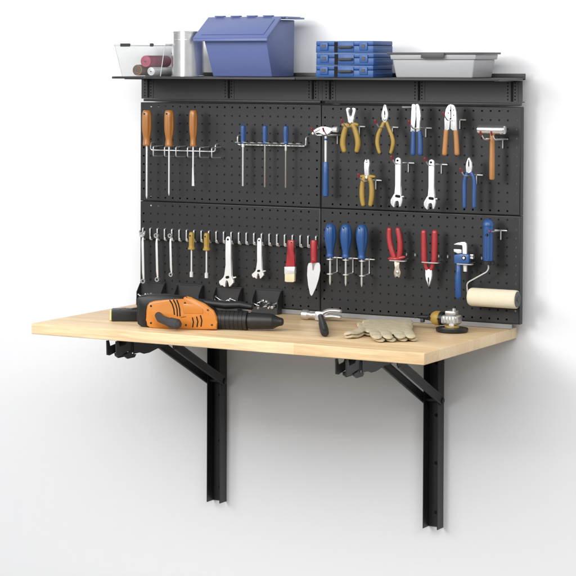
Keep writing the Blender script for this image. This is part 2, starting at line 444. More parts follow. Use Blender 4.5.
for i, (u, vt, vn, vp, tip, sc, lb) in enumerate(((146.9, 110.3, 145.4, 198.6, 'round', 1, 'orange handled screwdriver nearest the left edge, with the longest shaft'),
        (169.0, 110.2, 146.2, 195.6, 'round', 1, 'orange handled screwdriver between two others, long thin round shaft'),
        (193.3, 110.3, 146.2, 186.0, 'flat', .84, 'orange handled screwdriver with the short flared flat blade'))):
    (x, zt_), (_, zn), (_, zp) = (((0.0573, 0.5862), (0.0575, 0.4792), (0.0593, 0.3168)), ((0.1347, 0.5875), (0.1343, 0.4784), (0.1354, 0.3285)), ((0.2173, 0.5883), (0.2176, 0.4802), (0.2197, 0.3603)))[i]
    driver('screwdriver', lb, 'screwdriver', 'orange handled screwdrivers', x, zt_, zn, zp, -.105, [(f, r * sc, q) for f, r, q in OH], 'orange', .0031 if i == 0 else .0026, lobes=6, amp=.13, tip=tip, hole=.0142 * sc if i < 2 else False)

BH = [(0, .0062, 0), (.06, .0078, 0), (.14, .0070, 0), (.25, .0074, .8), (.6, .0082, 1), (.85, .0080, .8), (.95, .0070, .2), (1, .0045, 0), (1.004, .002, 0)]
for (tp, nk, tpp, smt, slv, lb) in (((0.3774, 0.5454), (0.3776, 0.4909), (0.3784, 0.364), 'steel', .010, 'slim blue screwdriver with the thickest shaft, leftmost of three in the wire rack'),
        ((0.4498, 0.546), (0.45, 0.4913), (0.4505, 0.3633), 'dullsteel', None, 'slim blue screwdriver with a thin dull brown shaft'),
        ((0.5177, 0.5463), (0.5179, 0.4921), (0.5188, 0.3637), 'dullsteel', .0185, 'slim blue screwdriver with a bright ferrule and grey shaft')):
    driver('precision_screwdriver', lb, 'screwdriver', 'slim blue screwdrivers', tp[0], tp[1], nk[1], tpp[1], -.09, BH, 'bluegrip', .0037 if smt == 'steel' else .0027, smt, 6, .16, sleeve=slv, tip='blunt')

YH = [(0, .0112, 0), (.08, .0112, 0), (.13, .0092, .1), (.25, .0086, .8), (.6, .0090, 1), (.82, .0088, .8), (.93, .0078, .2), (1, .0055, 0), (1.004, .002, 0)]
for (tp, nk, tpp, lb) in (((0.2018, 0.2189), (0.2009, 0.167), (0.1984, 0.0829), 'yellow handled nut driver on the left of the pair in the pin row'),
        ((0.253, 0.2187), (0.2518, 0.1667), (0.25, 0.0826), 'yellow handled nut driver on the right of the pair in the pin row')):
    driver('nut_driver', lb, 'nut driver', 'yellow nut drivers', tp[0], tp[1], nk[1], tpp[1], -.085, YH, 'yellow', .0026, 'chrome', 6, .14, tip='socket', socket=.0056, hole=.008)

GH = [(0, .0112, 0), (.045, .0118, 0), (.09, .0100, 0), (.2, .0106, .1), (.36, .0140, .7), (.55, .0174, 1), (.72, .0180, 1), (.88, .0160, .7), (.96, .0118, .2), (1, .0075, 0), (1.004, .002, 0)]
for (tp, nk, tpp, lb) in (((0.6664, 0.2642), (0.6669, 0.1669), (0.6673, 0.0859), 'fat blue screwdriver just right of the trowel, first of three'),
        ((0.7157, 0.265), (0.7161, 0.1676), (0.7166, 0.0858), 'fat blue screwdriver in the middle of three matching ones'),
        ((0.7657, 0.2659), (0.7662, 0.1671), (0.7667, 0.0857), 'fat blue screwdriver closest to the red pliers')):
    driver('screwdriver', lb, 'screwdriver', 'fat blue screwdrivers', tp[0], tp[1], nk[1], tpp[1], -.10, GH, 'blue', .0031, 'wire', 6, .13, hole=.0142)

# ------------------------------------------------------------------ wire holders
def wall_end(x, z, y):   # wire end rising and hooking into a hole of the board
    return [(x, y, z), (x, YB - .004, z), (x, YB - .004, z + .024), (x, YB + .006, z + .024)]
def loop_rack(label, xl, xr, z, loops, yb, depth, drop, r=.0019):
    t = thing('wire_rack', label, 'wire rack', (xl, YB, z))
    bm = B()
    tube(bm, fillet([(xl, YB + .006, z + .022), (xl, yb, z + .022), (xl, yb, z), (xr, yb, z), (xr, yb, z + .022), (xr, YB + .006, z + .022)], .008), r, 10)
    part('crossbar', bm, 'wire', t)
    for x in loops:
        bm = B(); yf = yb - depth
        tube(bm, fillet([(x, yb + depth * .35, z + drop * .45), (x, yf, z + drop * .45), (x, yf, z - drop * .55), (x, yb + depth * .35, z - drop * .62)], .006), r * .85, 8)
        part('loop', bm, 'wire', t)
    return t
(xl, z0), (xr, z1) = (0.0465, 0.464), (0.2695, 0.463)
loop_rack('wire rack of tall loops holding the orange screwdrivers', xl, xr, (z0 + z1) / 2, [(0.0806, 0.4656)[0], (0.1199, 0.4664)[0], (0.1589, 0.4673)[0], (0.1986, 0.4682)[0], (0.2402, 0.4692)[0], (0.2808, 0.4701)[0]], -.062, .044, .030)
(xl, z0), (xr, z1) = (0.3414, 0.4863), (0.5662, 0.4855)
t = thing('wire_rack', 'low wire rack with small rings holding the slim blue screwdrivers', 'wire rack', (xl, YB, z0))
zz = (z0 + z1) / 2
bm = B(); tube(bm, fillet([(xl, YB + .006, zz + .027), (xl, -.056, zz + .027), (xl, -.056, zz), (xr, -.056, zz), (xr, -.056, zz + .027), (xr, YB + .006, zz + .027)], .009), .002, 10)
part('crossbar', bm, 'wire', t)
n = 9
for k in range(n):
    x = xl + (xr - xl) * (k + .5) / n + .006
    bm = B(); tube(bm, fillet([(x - .007, -.056, zz + .001), (x - .007, -.098, zz + .009), (x + .007, -.098, zz + .009), (x + .007, -.056, zz + .001)], .006), .0014, 8)
    part('ring', bm, 'wire', t)

# row of pins along the lower left panel
px0, pz = (0.0152, 0.2042)
t = thing('pin_rail', 'long rail of upright chrome pins holding wrenches, brush and trowel', 'pin rail', (IN / 2, YB, pz))
rail_z = IN * 12 - IN * 3.5 + .0005
bm = B(); bx(bm, IN * .35, IN * 23.6, -.0515, -.0475, rail_z - .028, rail_z - .0255, .0006); part('rail', bm, 'board', t)
for k in range(24):
    x = IN * (k + .5)
    bm = B()
    tube(bm, fillet([(x, YB + .006, rail_z + .005), (x, -.0502, rail_z + .005), (x, -.0502, rail_z - .027)], .004), .0024, 10)
    tube(bm, fillet([(x + .0005, -.0502, rail_z - .0285), (x + .0155, -.062, rail_z - .0285), (x + .0155, -.0705, rail_z - .0285), (x + .0155, -.0745, rail_z - .0190)], .004), .0018, 8)
    part('pin', bm, 'wire', t)

# T-shaped hooks with a red-tipped prong
def tee_hook(x, z, label, prongs=(0,), bar=(-.0175, .0175), L=.122, rise=.024, stem=.0):
    t = thing('pegboard_hook', label, 'hook', (x, YB, z), 'pegboard hooks')
    y = YB - .0026
    bm = B(); tube(bm, [(x + bar[0], y, z), (x + bar[1], y, z)], .0022, 8); part('crossbar', bm, 'wire', t)
    bm = B(); tube(bm, [(x + stem, y - .0006, z - .001), (x + stem, y - .0006, z - .0255)], .002, 8); part('stem', bm, 'wire', t)
    for q in prongs:
        bm = B(); tube(bm, fillet([(x + q, y, z), (x + q, YB - L * .8, z + .001), (x + q, YB - L, z + rise * .75)], .010), .0020, 8)
        pr = part('prong', bm, 'wire', t)
        bm = B(); tube(bm, [(x + q, YB - L * .975, z + rise * .6), (x + q, YB - L - .004, z + rise)], .0029, 10); part('tip', bm, 'redtip', pr)
    return t
hp = (0.8857, 0.4445)
single = tee_hook(hp[0], hp[1], 'T shaped hook through the eye of the chrome wrench below the needle nose pliers')
for (x, z), lb in (((0.733, 0.5465), 'T shaped hook holding the yellow wire stripper with an open frame'),
        ((0.8359, 0.5462), 'T shaped hook holding the yellow needle nose pliers'),
        ((0.9382, 0.5459), 'T shaped hook holding the cutters with blue handles'),
        ((1.0404, 0.5709), 'T shaped hook holding the crimpers with orange handles'),
        ((0.7852, 0.3918), 'T shaped hook holding the small yellow cutters in the second row'),
        ((0.9861, 0.4429), 'T shaped hook through the eye of the chrome wrench below the crimpers'),
        ((1.0914, 0.416), 'T shaped hook holding the blue combination pliers')):
    dup(single, (x, YB, z), lb)
hx, hz = (1.1637, 0.2622)
tee_hook(hx, hz, 'T shaped hook holding the blue handled paint roller', L=.085, rise=.004)
hx, hz = (0.6505, 0.5205)
tee_hook(hx, hz, 'double hook cradling the claw hammer with a blue grip', prongs=(-.011, .024), bar=(-.018, .026), stem=.013)
hx, hz = (1.1516, 0.5188)
tee_hook(hx, hz, 'double hook cradling the chrome headed mallet', prongs=(-.004, .027), bar=(-.034, .030), stem=.016, L=.118)
(hx, hz) = (0.8915, 0.6056)
bm = B(); tube(bm, fillet([(hx - .014, -.075, hz), (hx + .012, -.062, hz), (hx + .012, YB + .006, hz)], .004), .0024, 8)
solid('pegboard_hook', bm, 'wire', (hx, YB, hz), 'short straight peg beside the jaws of the blue handled cutters', 'hook', 'pegboard hooks')

# loops with a drop wire for the three fat screwdrivers
(ax, az), (bx_, bz_) = (0.6645, 0.1615), (0.6647, 0.1189)
def drop_hook(label):
    t = thing('screwdriver_hook', label, 'hook', (ax, YB, az), 'drop wire hooks of the fat screwdrivers')
    y = YB - .0026
    bm = B(); tube(bm, [(ax - .014, y, az), (ax + .016, y, az)], .0020, 8); part('crossbar', bm, 'wire', t)
    bm = B(); tube(bm, fillet([(ax, y - .0004, az), (ax, y - .0004, bz_), (ax, YB - .043, bz_ - .001)], .005), .0019, 8); part('stem', bm, 'wire', t)
    for zz, R in ((az - .0005, .0085), (bz_ - .001, .0075)):
        bm = B(); c = Vector((ax + .0008, -.10, zz))
        tube(bm, [c + Vector((math.cos(a) * R, math.sin(a) * R, 0)) for a in [k * 2 * PI / 16 for k in range(17)]], .0017, 8, cap=0)
        part('ring', bm, 'wire', t)
    for zz in (az - .0005,):
        bm = B(); tube(bm, [(ax, y, zz), (ax, -.0925, zz)], .0018, 8); part('prong', bm, 'wire', t)
    return t
dh = drop_hook('drop wire hook under the fat blue screwdriver beside the trowel')
for (x, z), lb in (((0.7147, 0.1619), 'drop wire hook under the middle fat blue screwdriver'), ((0.7663, 0.1615), 'drop wire hook under the fat blue screwdriver beside the pliers')):
    dup(dh, (x, YB, z), lb)

def u_hook(x, z, w, yf, label, up=.010):
    t = thing('wire_loop_hook', label, 'hook', (x, YB, z), 'wire loop hooks')
    bm = B(); tube(bm, fillet([(x - w, yf + .012, z), (x - w, yf, z), (x + w, yf, z), (x + w, yf + .012, z)], .005), .0017, 8); part('loop', bm, 'wire', t)
    bm = B(); tube(bm, fillet([(x - w * .3, YB + .006, z + .002), (x - w * .3, yf + .010, z - .002), (x + w * .3, yf + .010, z - .002), (x + w * .3, YB + .006, z + .002)], .006), .0018, 8); part('bracket', bm, 'dullsteel', t)
    for s in (-1, 1):
        bm = B(); tube(bm, [(x + s * w * .55 + .02, YB - .010, z + .012), (x + s * w * .55 + .02, YB - .010, z + .018)], .0019, 8); part('peg', bm, 'wire', t)
    return t
for (x, z), w, lb in (((0.8774, 0.1671), .024, 'wire loop holding the red pliers with the bowed handles'),
        ((0.9759, 0.1669), .0245, 'wire loop holding the red pliers with the straight handles'),
        ((1.0787, 0.1676), .022, 'wire loop holding the blue pipe wrench')):
    u_hook(x, z, w, -.1075, lb)

# ------------------------------------------------------------------ pliers
def circle(c, r, n=14): return [(c[0] + r * math.cos(k * 2 * PI / n), c[1] + r * math.sin(k * 2 * PI / n)) for k in range(n)]
def pliers(name, label, cat, group, jaws, jmat, handles, hmat, pivot=None, seam=None, y=TP, thick=.0085, guards=(), extra=(), flat=(1, .9)):
    c = pivot or jaws[0][0]
    t = thing(name, label, cat, (c[0], y, c[1]), group)
    for i, j in enumerate(jaws):
        bm = B(); prism(bm, j, y - thick / 2 - .0006 * i, y + thick / 2 - .0006 * i, .0013, 2); part('jaw', bm, jmat, t)
    for pts, rad in handles:
        q = smooth([(a, b, r) for (a, b), r in zip(pts, rad)], 5)
        bm = B(); tube(bm, [(a, y, b) for a, b, r in q], [r for a, b, r in q], 14, flat=flat); part('handle', bm, hmat, t, ang=60)
    for g in guards:
        bm = B(); q = smooth([(a, b, r) for (a, b, r) in g], 3); tube(bm, [(a, y, b) for a, b, r in q], [r for a, b, r in q], 12); part('finger_guard', bm, hmat, t, ang=60)
    if pivot:
        bm = B(); lathe(bm, [(0, .0045), (.0015, .0044), (.0022, .003), (.0022, .0005)], (pivot[0], y - thick / 2 - .0006, pivot[1]), (0, -1, 0), 16); part('pivot', bm, 'steel', t)
    for s in seam or ():
        bm = B(); tube(bm, [(a, y - thick / 2 - .0003, b) for a, b in s], .0010, 6); part('jaw_gap', bm, 'void', t)
    for nme, pts, r, mm in extra:
        bm = B(); tube(bm, [(a, y - thick / 2 - .0004, b) for a, b in pts], r, 8); part(nme, bm, mm, t)
    return t
G = 'pliers and cutters hung on the board'
# yellow stripper with an open frame
pliers('wire_stripper', 'yellow handled wire stripper with an open triangular chrome frame', 'wire stripper', G,
    [[(0.7191, 0.5975), (0.7216, 0.6018), (0.7282, 0.6024), (0.7314, 0.6007), (0.7308, 0.5977), (0.7282, 0.597), (0.7249, 0.597), (0.7263, 0.591), (0.7289, 0.5811), (0.7309, 0.5742), (0.7355, 0.5743), (0.7374, 0.5797), (0.7406, 0.5912), (0.7422, 0.5966), (0.7406, 0.5984), (0.7386, 0.5978), (0.7379, 0.6008), (0.7412, 0.6026), (0.7477, 0.6009), (0.749, 0.5961), (0.7471, 0.5889), (0.7439, 0.5774), (0.742, 0.5714), (0.7427, 0.5633), (0.7408, 0.5594), (0.7268, 0.5592), (0.7251, 0.563), (0.7264, 0.5706), (0.7231, 0.5825)]], 'chrome',
    [([(0.7206, 0.5548), (0.7138, 0.5343), (0.709, 0.5131), (0.7085, 0.495), (0.7131, 0.4765)], [0.0071, 0.008, 0.0083, 0.0083, 0.0068]), ([(0.7388, 0.5551), (0.748, 0.5349), (0.754, 0.514), (0.7554, 0.496), (0.7516, 0.4773)], [0.0071, 0.008, 0.0082, 0.0082, 0.0068])], 'yellow',
    pivot=(0.7328, 0.5607), guards=[[q + (r,) for q, r in zip([(0.7062, 0.5534), (0.717, 0.5524), (0.7278, 0.5514)], (.004, .0058, .004))], [q + (r,) for q, r in zip([(0.733, 0.5496), (0.7431, 0.5552), (0.7551, 0.5536)], (.004, .0058, .004))]])
# needle nose
pliers('needle_nose_pliers', 'yellow needle nose pliers with widely bowed handles', 'pliers', G,
    [[(0.836, 0.6115), (0.8388, 0.6133), (0.8424, 0.6116), (0.845, 0.6021), (0.8489, 0.5902), (0.8496, 0.5813), (0.8471, 0.5709), (0.8439, 0.5649), (0.8401, 0.561), (0.835, 0.5639), (0.8311, 0.5692), (0.8291, 0.581), (0.8297, 0.5906), (0.8341, 0.602)]], 'chrome',
    [([(0.835, 0.5618), (0.8271, 0.5453), (0.8185, 0.5272), (0.8154, 0.5063), (0.8181, 0.4884), (0.8226, 0.4742)], [0.0048, 0.0056, 0.0059, 0.0062, 0.0056, 0.0045]), ([(0.8446, 0.5619), (0.8511, 0.5442), (0.8591, 0.5265), (0.864, 0.5073), (0.8616, 0.4909), (0.8565, 0.475)], [0.0048, 0.0056, 0.0059, 0.0062, 0.0056, 0.0045])], 'yellow',
    pivot=(0.8397, 0.571), seam=[[(0.8392, 0.6115), (0.8396, 0.5976), (0.8397, 0.5738)]], flat=(1, .8), extra=[('jaw_recess', [(0.8393, 0.5937), (0.8396, 0.5842)], .0018, 'void')])
# small yellow cutters
pliers('diagonal_cutters', 'small yellow cutters with stubby chrome jaws', 'cutters', G,
    [[(0.7758, 0.4432), (0.7789, 0.4528), (0.7828, 0.4553), (0.7835, 0.4487), (0.7854, 0.4482), (0.7867, 0.4554), (0.7906, 0.4537), (0.7935, 0.4436), (0.7907, 0.4316), (0.7901, 0.4226), (0.7914, 0.4106), (0.7847, 0.406), (0.7775, 0.4102), (0.7791, 0.4223), (0.7784, 0.4327)]], 'chrome',
    [([(0.7766, 0.4027), (0.7709, 0.3891), (0.7687, 0.365), (0.7698, 0.341), (0.7731, 0.3225)], [0.0065, 0.0068, 0.0074, 0.0074, 0.0062]), ([(0.7912, 0.4031), (0.7967, 0.3892), (0.7994, 0.366), (0.7983, 0.342), (0.7948, 0.3233)], [0.0065, 0.0071, 0.0076, 0.0076, 0.0062])], 'yellow',
    pivot=(0.7841, 0.4026), guards=[[q + (r,) for q, r in zip([(0.763, 0.4056), (0.775, 0.4054), (0.7844, 0.403)], (.003, .0056, .004))], [q + (r,) for q, r in zip([(0.785, 0.403), (0.7944, 0.4059), (0.8089, 0.4058)], (.004, .0056, .003))]],
    extra=[('jaw_gap', [(0.7828, 0.4469), (0.788, 0.4477)], .0014, 'void')])
# blue handled cutters with two long jaws
pliers('cable_cutters', 'long chrome cutters with blue handles hanging straight down', 'cutters', G,
    [[(0.9217, 0.6134), (0.9249, 0.6155), (0.9305, 0.615), (0.9331, 0.6115), (0.9357, 0.6017), (0.9351, 0.5855), (0.9315, 0.5604), (0.931, 0.5367), (0.9184, 0.5365), (0.9201, 0.5676), (0.9212, 0.5942)], [(0.9337, 0.6144), (0.9381, 0.6162), (0.9419, 0.6145), (0.9425, 0.6092), (0.9476, 0.5975), (0.9483, 0.5827), (0.9459, 0.5621), (0.9461, 0.537), (0.9354, 0.5368), (0.9365, 0.5649), (0.9364, 0.5885), (0.9369, 0.6062)]], 'chrome',
    [([(0.9253, 0.5381), (0.9249, 0.5085), (0.9244, 0.473)], [0.0064, 0.007, 0.0076]), ([(0.9436, 0.5384), (0.9463, 0.509), (0.9465, 0.4736)], [0.0067, 0.0078, 0.0084])], 'bluegrip', flat=(1, .85),
    extra=[('jaw_gap', [(0.9347, 0.6091), (0.936, 0.5944), (0.9346, 0.5707), (0.9335, 0.5412)], .0011, 'void')])
# orange handled crimpers
pliers('crimping_pliers', 'round headed crimping pliers with straight orange handles', 'crimpers', G,
    [[(1.0243, 0.6014), (1.0274, 0.6096), (1.0326, 0.6144), (1.0388, 0.6162), (1.0395, 0.6016), (1.0374, 0.5869), (1.0393, 0.5782), (1.0387, 0.5723), (1.035, 0.5693), (1.0352, 0.5518), (1.0315, 0.5459), (1.0303, 0.5423), (1.0197, 0.5421), (1.0205, 0.5721), (1.0219, 0.5897)], [(1.0391, 0.6162), (1.0465, 0.614), (1.0515, 0.6076), (1.054, 0.5959), (1.0554, 0.5755), (1.0568, 0.5428), (1.0445, 0.5426), (1.0401, 0.546), (1.0376, 0.5489), (1.0413, 0.5548), (1.0412, 0.5694), (1.04, 0.5723), (1.0405, 0.5841), (1.041, 0.6016)]], 'chrome',
    [([(1.0241, 0.5428), (1.0218, 0.5105), (1.0195, 0.4753)], [0.0067, 0.0072, 0.0075]), ([(1.0519, 0.5433), (1.0546, 0.5112), (1.0566, 0.4762)], [0.0066, 0.0072, 0.0075])], 'tan', flat=(1, .8),
    extra=[('die_hole', [(1.0373, 0.6001), (1.0376, 0.5972)], .0018, 'void'), ('die_hole', [(1.0312, 0.5927), (1.0324, 0.5904)], .0016, 'void'), ('die_hole', [(1.0472, 0.6017), (1.0472, 0.5988)], .0016, 'void'), ('die_hole', [(1.0479, 0.5871), (1.0479, 0.5842)], .0016, 'void'),
           ('jaw_gap', [(1.0394, 0.6104), (1.0387, 0.584), (1.0403, 0.5738)], .001, 'void'), ('die_hole', [(1.0387, 0.5758), (1.0356, 0.5717)], .0022, 'void')])
# blue combination pliers
pliers('combination_pliers', 'blue handled combination pliers with pointed chrome jaws', 'pliers', G,
    [[(1.09, 0.4644), (1.0928, 0.4686), (1.0957, 0.4645), (1.1008, 0.4538), (1.1023, 0.4426), (1.1002, 0.4273), (1.0928, 0.4237), (1.0852, 0.4269), (1.0837, 0.4421), (1.0851, 0.4534)]], 'chrome',
    [([(1.0881, 0.4263), (1.0818, 0.4114), (1.079, 0.3926), (1.0792, 0.3585), (1.0794, 0.3279)], [0.0052, 0.0061, 0.0064, 0.0064, 0.0058]), ([(1.0981, 0.4265), (1.1053, 0.4121), (1.1083, 0.3935), (1.1078, 0.3595), (1.108, 0.3289)], [0.0052, 0.0061, 0.0063, 0.0063, 0.0058])], 'bluegrip', flat=(1, .85),
    seam=[[(1.0929, 0.4611), (1.093, 0.4424)]], extra=[('jaw_recess', [(1.0929, 0.456), (1.093, 0.4448)], .0016, 'void')])
# red pliers, handles up
pliers('linesman_pliers', 'red pliers with bowed handles up and short bronze jaws', 'pliers', G,
    [[(0.8619, 0.1656), (0.8805, 0.1666), (0.8791, 0.156), (0.8769, 0.1472), (0.8829, 0.1371), (0.883, 0.1301), (0.8801, 0.1188), (0.8749, 0.1179), (0.8741, 0.1234), (0.8704, 0.1232), (0.8696, 0.1176), (0.8652, 0.1187), (0.8621, 0.129), (0.8621, 0.136), (0.8672, 0.146), (0.8642, 0.1553)]], 'bronze',
    [([(0.8465, 0.2566), (0.8458, 0.2364), (0.849, 0.2121), (0.8551, 0.1915), (0.8619, 0.1736)], [0.0073, 0.0079, 0.0083, 0.0083, 0.0073]), ([(0.8718, 0.2577), (0.8764, 0.2377), (0.8795, 0.2135), (0.8789, 0.1926), (0.8757, 0.1743)], [0.0073, 0.0079, 0.0083, 0.0083, 0.0073])], 'red', y=-.09,
    guards=[[q + (r,) for q, r in zip([(0.844, 0.1707), (0.8589, 0.1714), (0.872, 0.1707)], (.003, .0065, .006))], [q + (r,) for q, r in zip([(0.8682, 0.1705), (0.8812, 0.1746), (0.8942, 0.178)], (.006, .0065, .003))]],
    pivot=(0.8733, 0.1338))
pliers('flat_nose_pliers', 'red pliers with straight parallel handles up and pointed chrome jaws', 'pliers', G,
    [[(0.9582, 0.1462), (0.9773, 0.1472), (0.9781, 0.13), (0.9753, 0.1177), (0.971, 0.1037), (0.9681, 0.098), (0.9651, 0.1033), (0.9606, 0.1169), (0.9576, 0.1289)]], 'chrome',
    [([(0.951, 0.2541), (0.9519, 0.2168), (0.953, 0.1667)], [0.0076, 0.0082, 0.0082]), ([(0.9843, 0.2548), (0.9842, 0.2183), (0.983, 0.1682)], [0.0082, 0.0088, 0.0082])], 'red', y=-.09,
    guards=[[q + (r,) for q, r in zip([(0.9566, 0.1669), (0.9589, 0.1532), (0.9634, 0.1441)], (.0066, .0062, .005))], [q + (r,) for q, r in zip([(0.9801, 0.168), (0.9772, 0.1541), (0.9729, 0.1445)], (.0066, .0062, .005))]],
    seam=[[(0.9679, 0.1242), (0.9681, 0.1018)]], extra=[('jaw_recess', [(0.9679, 0.1225), (0.968, 0.1121)], .0018, 'void')])

# ------------------------------------------------------------------ adjustable wrenches
WR = [(0.8743, 0.4548), (0.8762, 0.4602), (0.8822, 0.4627), (0.8883, 0.4605), (0.8905, 0.4552), (0.8903, 0.4374), (0.8901, 0.4107), (0.89, 0.384), (0.8898, 0.3608), (0.892, 0.355), (0.8946, 0.35), (0.8959, 0.3426), (0.8941, 0.3331), (0.8903, 0.3234), (0.8859, 0.3227), (0.8877, 0.3305), (0.8871, 0.337), (0.8832, 0.3416), (0.8769, 0.3408), (0.8724, 0.3371), (0.8709, 0.3305), (0.8732, 0.3234), (0.8706, 0.3203), (0.8636, 0.326), (0.86, 0.333), (0.8603, 0.3408), (0.8635, 0.3475), (0.8698, 0.3536), (0.8742, 0.3597), (0.8747, 0.3835), (0.8746, 0.4102), (0.8744, 0.437)]
wc = (0.8815, 0.4544)
WR2 = [(0.3342, 0.1445), (0.3333, 0.193), (0.3322, 0.2076), (0.3245, 0.2116), (0.3182, 0.2082), (0.3161, 0.2), (0.3166, 0.1562), (0.3171, 0.1249), (0.3147, 0.0966), (0.3109, 0.087), (0.3039, 0.0803), (0.2941, 0.076), (0.2969, 0.0705), (0.2987, 0.0637), (0.3025, 0.0618), (0.3053, 0.066), (0.3082, 0.0649), (0.3117, 0.0585), (0.3155, 0.06), (0.3159, 0.0691), (0.3165, 0.0779), (0.3207, 0.0819), (0.3253, 0.079), (0.3271, 0.0703), (0.3278, 0.061), (0.3327, 0.0609), (0.3355, 0.0677), (0.3438, 0.0731), (0.3431, 0.0818), (0.3382, 0.0866), (0.3347, 0.0945)]
PT1 = (wc, ((0.8772, 0.3531)), ((0.8882, 0.352)), ((0.8907, 0.3504)), ((0.8992, 0.3518)))
PT2 = ((0.3247, 0.2022), (0.3197, 0.0881), (0.3271, 0.0897), (0.3385, 0.0864), (0.3499, 0.09))
def wrench(label, m, y, dx=0, dz=0, s=1., group='adjustable wrenches', WR=WR, PT=PT1):
    wc = PT[0]
    F = lambda q: (wc[0] + dx + (q[0] - wc[0]) * s, wc[1] + dz + (q[1] - wc[1]) * s)
    c = F(wc)
    t = thing('adjustable_wrench', label, 'wrench', (c[0], y, c[1]), group)
    T_ = .0085 * s
    bm = B(); prism(bm, [F(q) for q in WR], y - T_ / 2, y + T_ / 2, .0014 * s, 2)
    part('body', bm, m, t)
    bm = B(); lathe(bm, [(0, .0036 * s), (.0006, .0036 * s)], (c[0], y - T_ / 2 - .0004, c[1]), (0, 1, 0), 14); part('eye', bm, 'void', t)
    a, b = F(PT[1]), F(PT[2])
    bm = B(); tube(bm, [(a[0], y - T_ / 2 - .0002, a[1]), (b[0], y - T_ / 2 - .0002, b[1])], .0040 * s, 8); part('slot', bm, 'void', t)
    bm = B(); a, b = F(PT[1]), F(PT[2]); tube(bm, [(a[0] * .85 + b[0] * .15, y - T_ / 2 - .001, a[1]), (b[0] * .85 + a[0] * .15, y - T_ / 2 - .001, b[1])], .0026 * s, 10); part('worm_screw', bm, 'steel', t)
    a, b = F(PT[3]), F(PT[4])
    bm = B(); tube(bm, [(a[0], y, a[1]), (b[0], y, b[1])], .0028 * s, 8); part('screw_end', bm, 'steel', t)
    return t
wrench('chrome adjustable wrench hanging beside the small yellow cutters', 'chrome', -.112)
d = (0.9825, 0.4516); wrench('chrome adjustable wrench hanging beside the blue combination pliers', 'chrome', -.112, d[0] - wc[0], d[1] - wc[1])
wrench('larger steel adjustable wrench hanging on the pin rail', 'chrome', -.080, WR=WR2, PT=PT2)
d = (0.428, 0.2038); wrench('smaller steel adjustable wrench hanging on the pin rail', 'chrome', -.080, d[0] - PT2[0][0], d[1] - PT2[0][1], .80, WR=WR2, PT=PT2)

# combination wrenches on the rail
def spanner(label, top, bot, y, r, w, open_top=False):
    t = thing('combination_wrench', label, 'wrench', (top[0], y, top[1]), 'ring spanners on the pin rail')
    T = Vector((top[0], y, top[1])); Bt = Vector((bot[0], y, bot[1])); d = (Bt - T).normalized()
    bm = B(); tube(bm, [T + d * r * 1.0 + Vector((0, .003, 0)), T + d * (r * 2.6), T + d * (r * 3.6), Bt - d * r * 3.4, Bt - d * r * .9 + Vector((0, .002, 0))], [w * .6, w * .8, w, w, w * .7], 12, flat=(1, .55)); part('shank', bm, 'chrome', t)
    if open_top:
        bm = B(); c = top
        prism(bm, [(c[0] - r * 1.5, c[1] + r * 1.2), (c[0] - r * 1.1, c[1] + r * 1.5), (c[0] - r * .55, c[1] + r * .3), (c[0], c[1] - .1 * r), (c[0] + r * .55, c[1] + r * .3), (c[0] + r * 1.1, c[1] + r * 1.5), (c[0] + r * 1.5, c[1] + r * 1.1), (c[0] + r * 1.1, c[1] - r * .6), (c[0], c[1] - r * 1.3), (c[0] - r * 1.1, c[1] - r * .6)], y - .003, y + .003, .0008, 1); part('open_end', bm, 'steel', t)
        bm = B(); ringbm(bm, (c[0], c[1] - r * .2), r * 1.05, r * .62, y - .0045, y + .0015); part('ring_end', bm, 'steel', t)
    else:
        bm = B(); ringbm(bm, top, r, r * .6, y - .004, y + .004); part('ring_end', bm, 'steel', t)
    bm = B(); ringbm(bm, bot, r * .98, r * .55, y - .004, y + .004); part('ring_end', bm, 'steel', t)
    return t
spanner('longest ring spanner, nearest the left edge of the pegboard', (0.0282, 0.205), (0.032, 0.0612), -.080, .0075, .0044, True)
spanner('ring spanner of middle length between two other spanners', (0.0773, 0.2028), (0.0811, 0.0688), -.080, .0072, .0040)
spanner('shortest ring spanner, beside the yellow nut drivers', (0.1254, 0.2046), (0.1291, 0.0861), -.080, .0066, .0037)

# ------------------------------------------------------------------ hammers on the board
(hx, z0), (_, z1), (_, z2), (_, z3) = (0.6483, 0.516), (0.6486, 0.4438), (0.6491, 0.3419), (0.6483, 0.5102)
t = thing('claw_hammer', 'claw hammer with a chrome neck and blue grip', 'hammer', (hx, -.095, z2))
bm = B(); lathe(bm, [(0, .0035), (.02, .0038), (z0 - z1 + .006, .0042)], (hx, -.095, z1 - .003), seg=16); part('neck', bm, 'chrome', t)
bm = B(); q = [(0, .004), (.002, .0072), (.01, .0080), (.06, .0074), (z1 - z2 - .004, .0072), (z1 - z2, .0056)]; lathe(bm, q, (hx, -.095, z2), seg=18, sx=1.15); part('grip', bm, 'blue', t)
bm = B(); lathe(bm, [(0, .0055), (.005, .0055)], (hx, -.095, z3 - .0035), seg=16); part('collar', bm, 'blue', t)
bm = B(); prism(bm, [(0.6072, 0.5223), (0.6045, 0.5259), (0.6112, 0.5345), (0.6231, 0.542), (0.6363, 0.5465), (0.6483, 0.5467), (0.6615, 0.5439), (0.6694, 0.5398), (0.6695, 0.5331), (0.6616, 0.5312), (0.6537, 0.5256), (0.6537, 0.5219), (0.6431, 0.5217), (0.6391, 0.5265), (0.6285, 0.5312), (0.6178, 0.5298), (0.6112, 0.5211)], -.101, -.089, .002, 2)
(fx, fz), (gx, gz) = (0.6672, 0.537), (0.6849, 0.5393)
lathe(bm, [(-.006, .0062), (.002, .0060), (.006, .0082), (gx - fx, .0086), (gx - fx + .001, .0078)], (fx, -.095, (fz + gz) / 2), (1, 0, 0), 18)
part('head', bm, 'chrome', t)
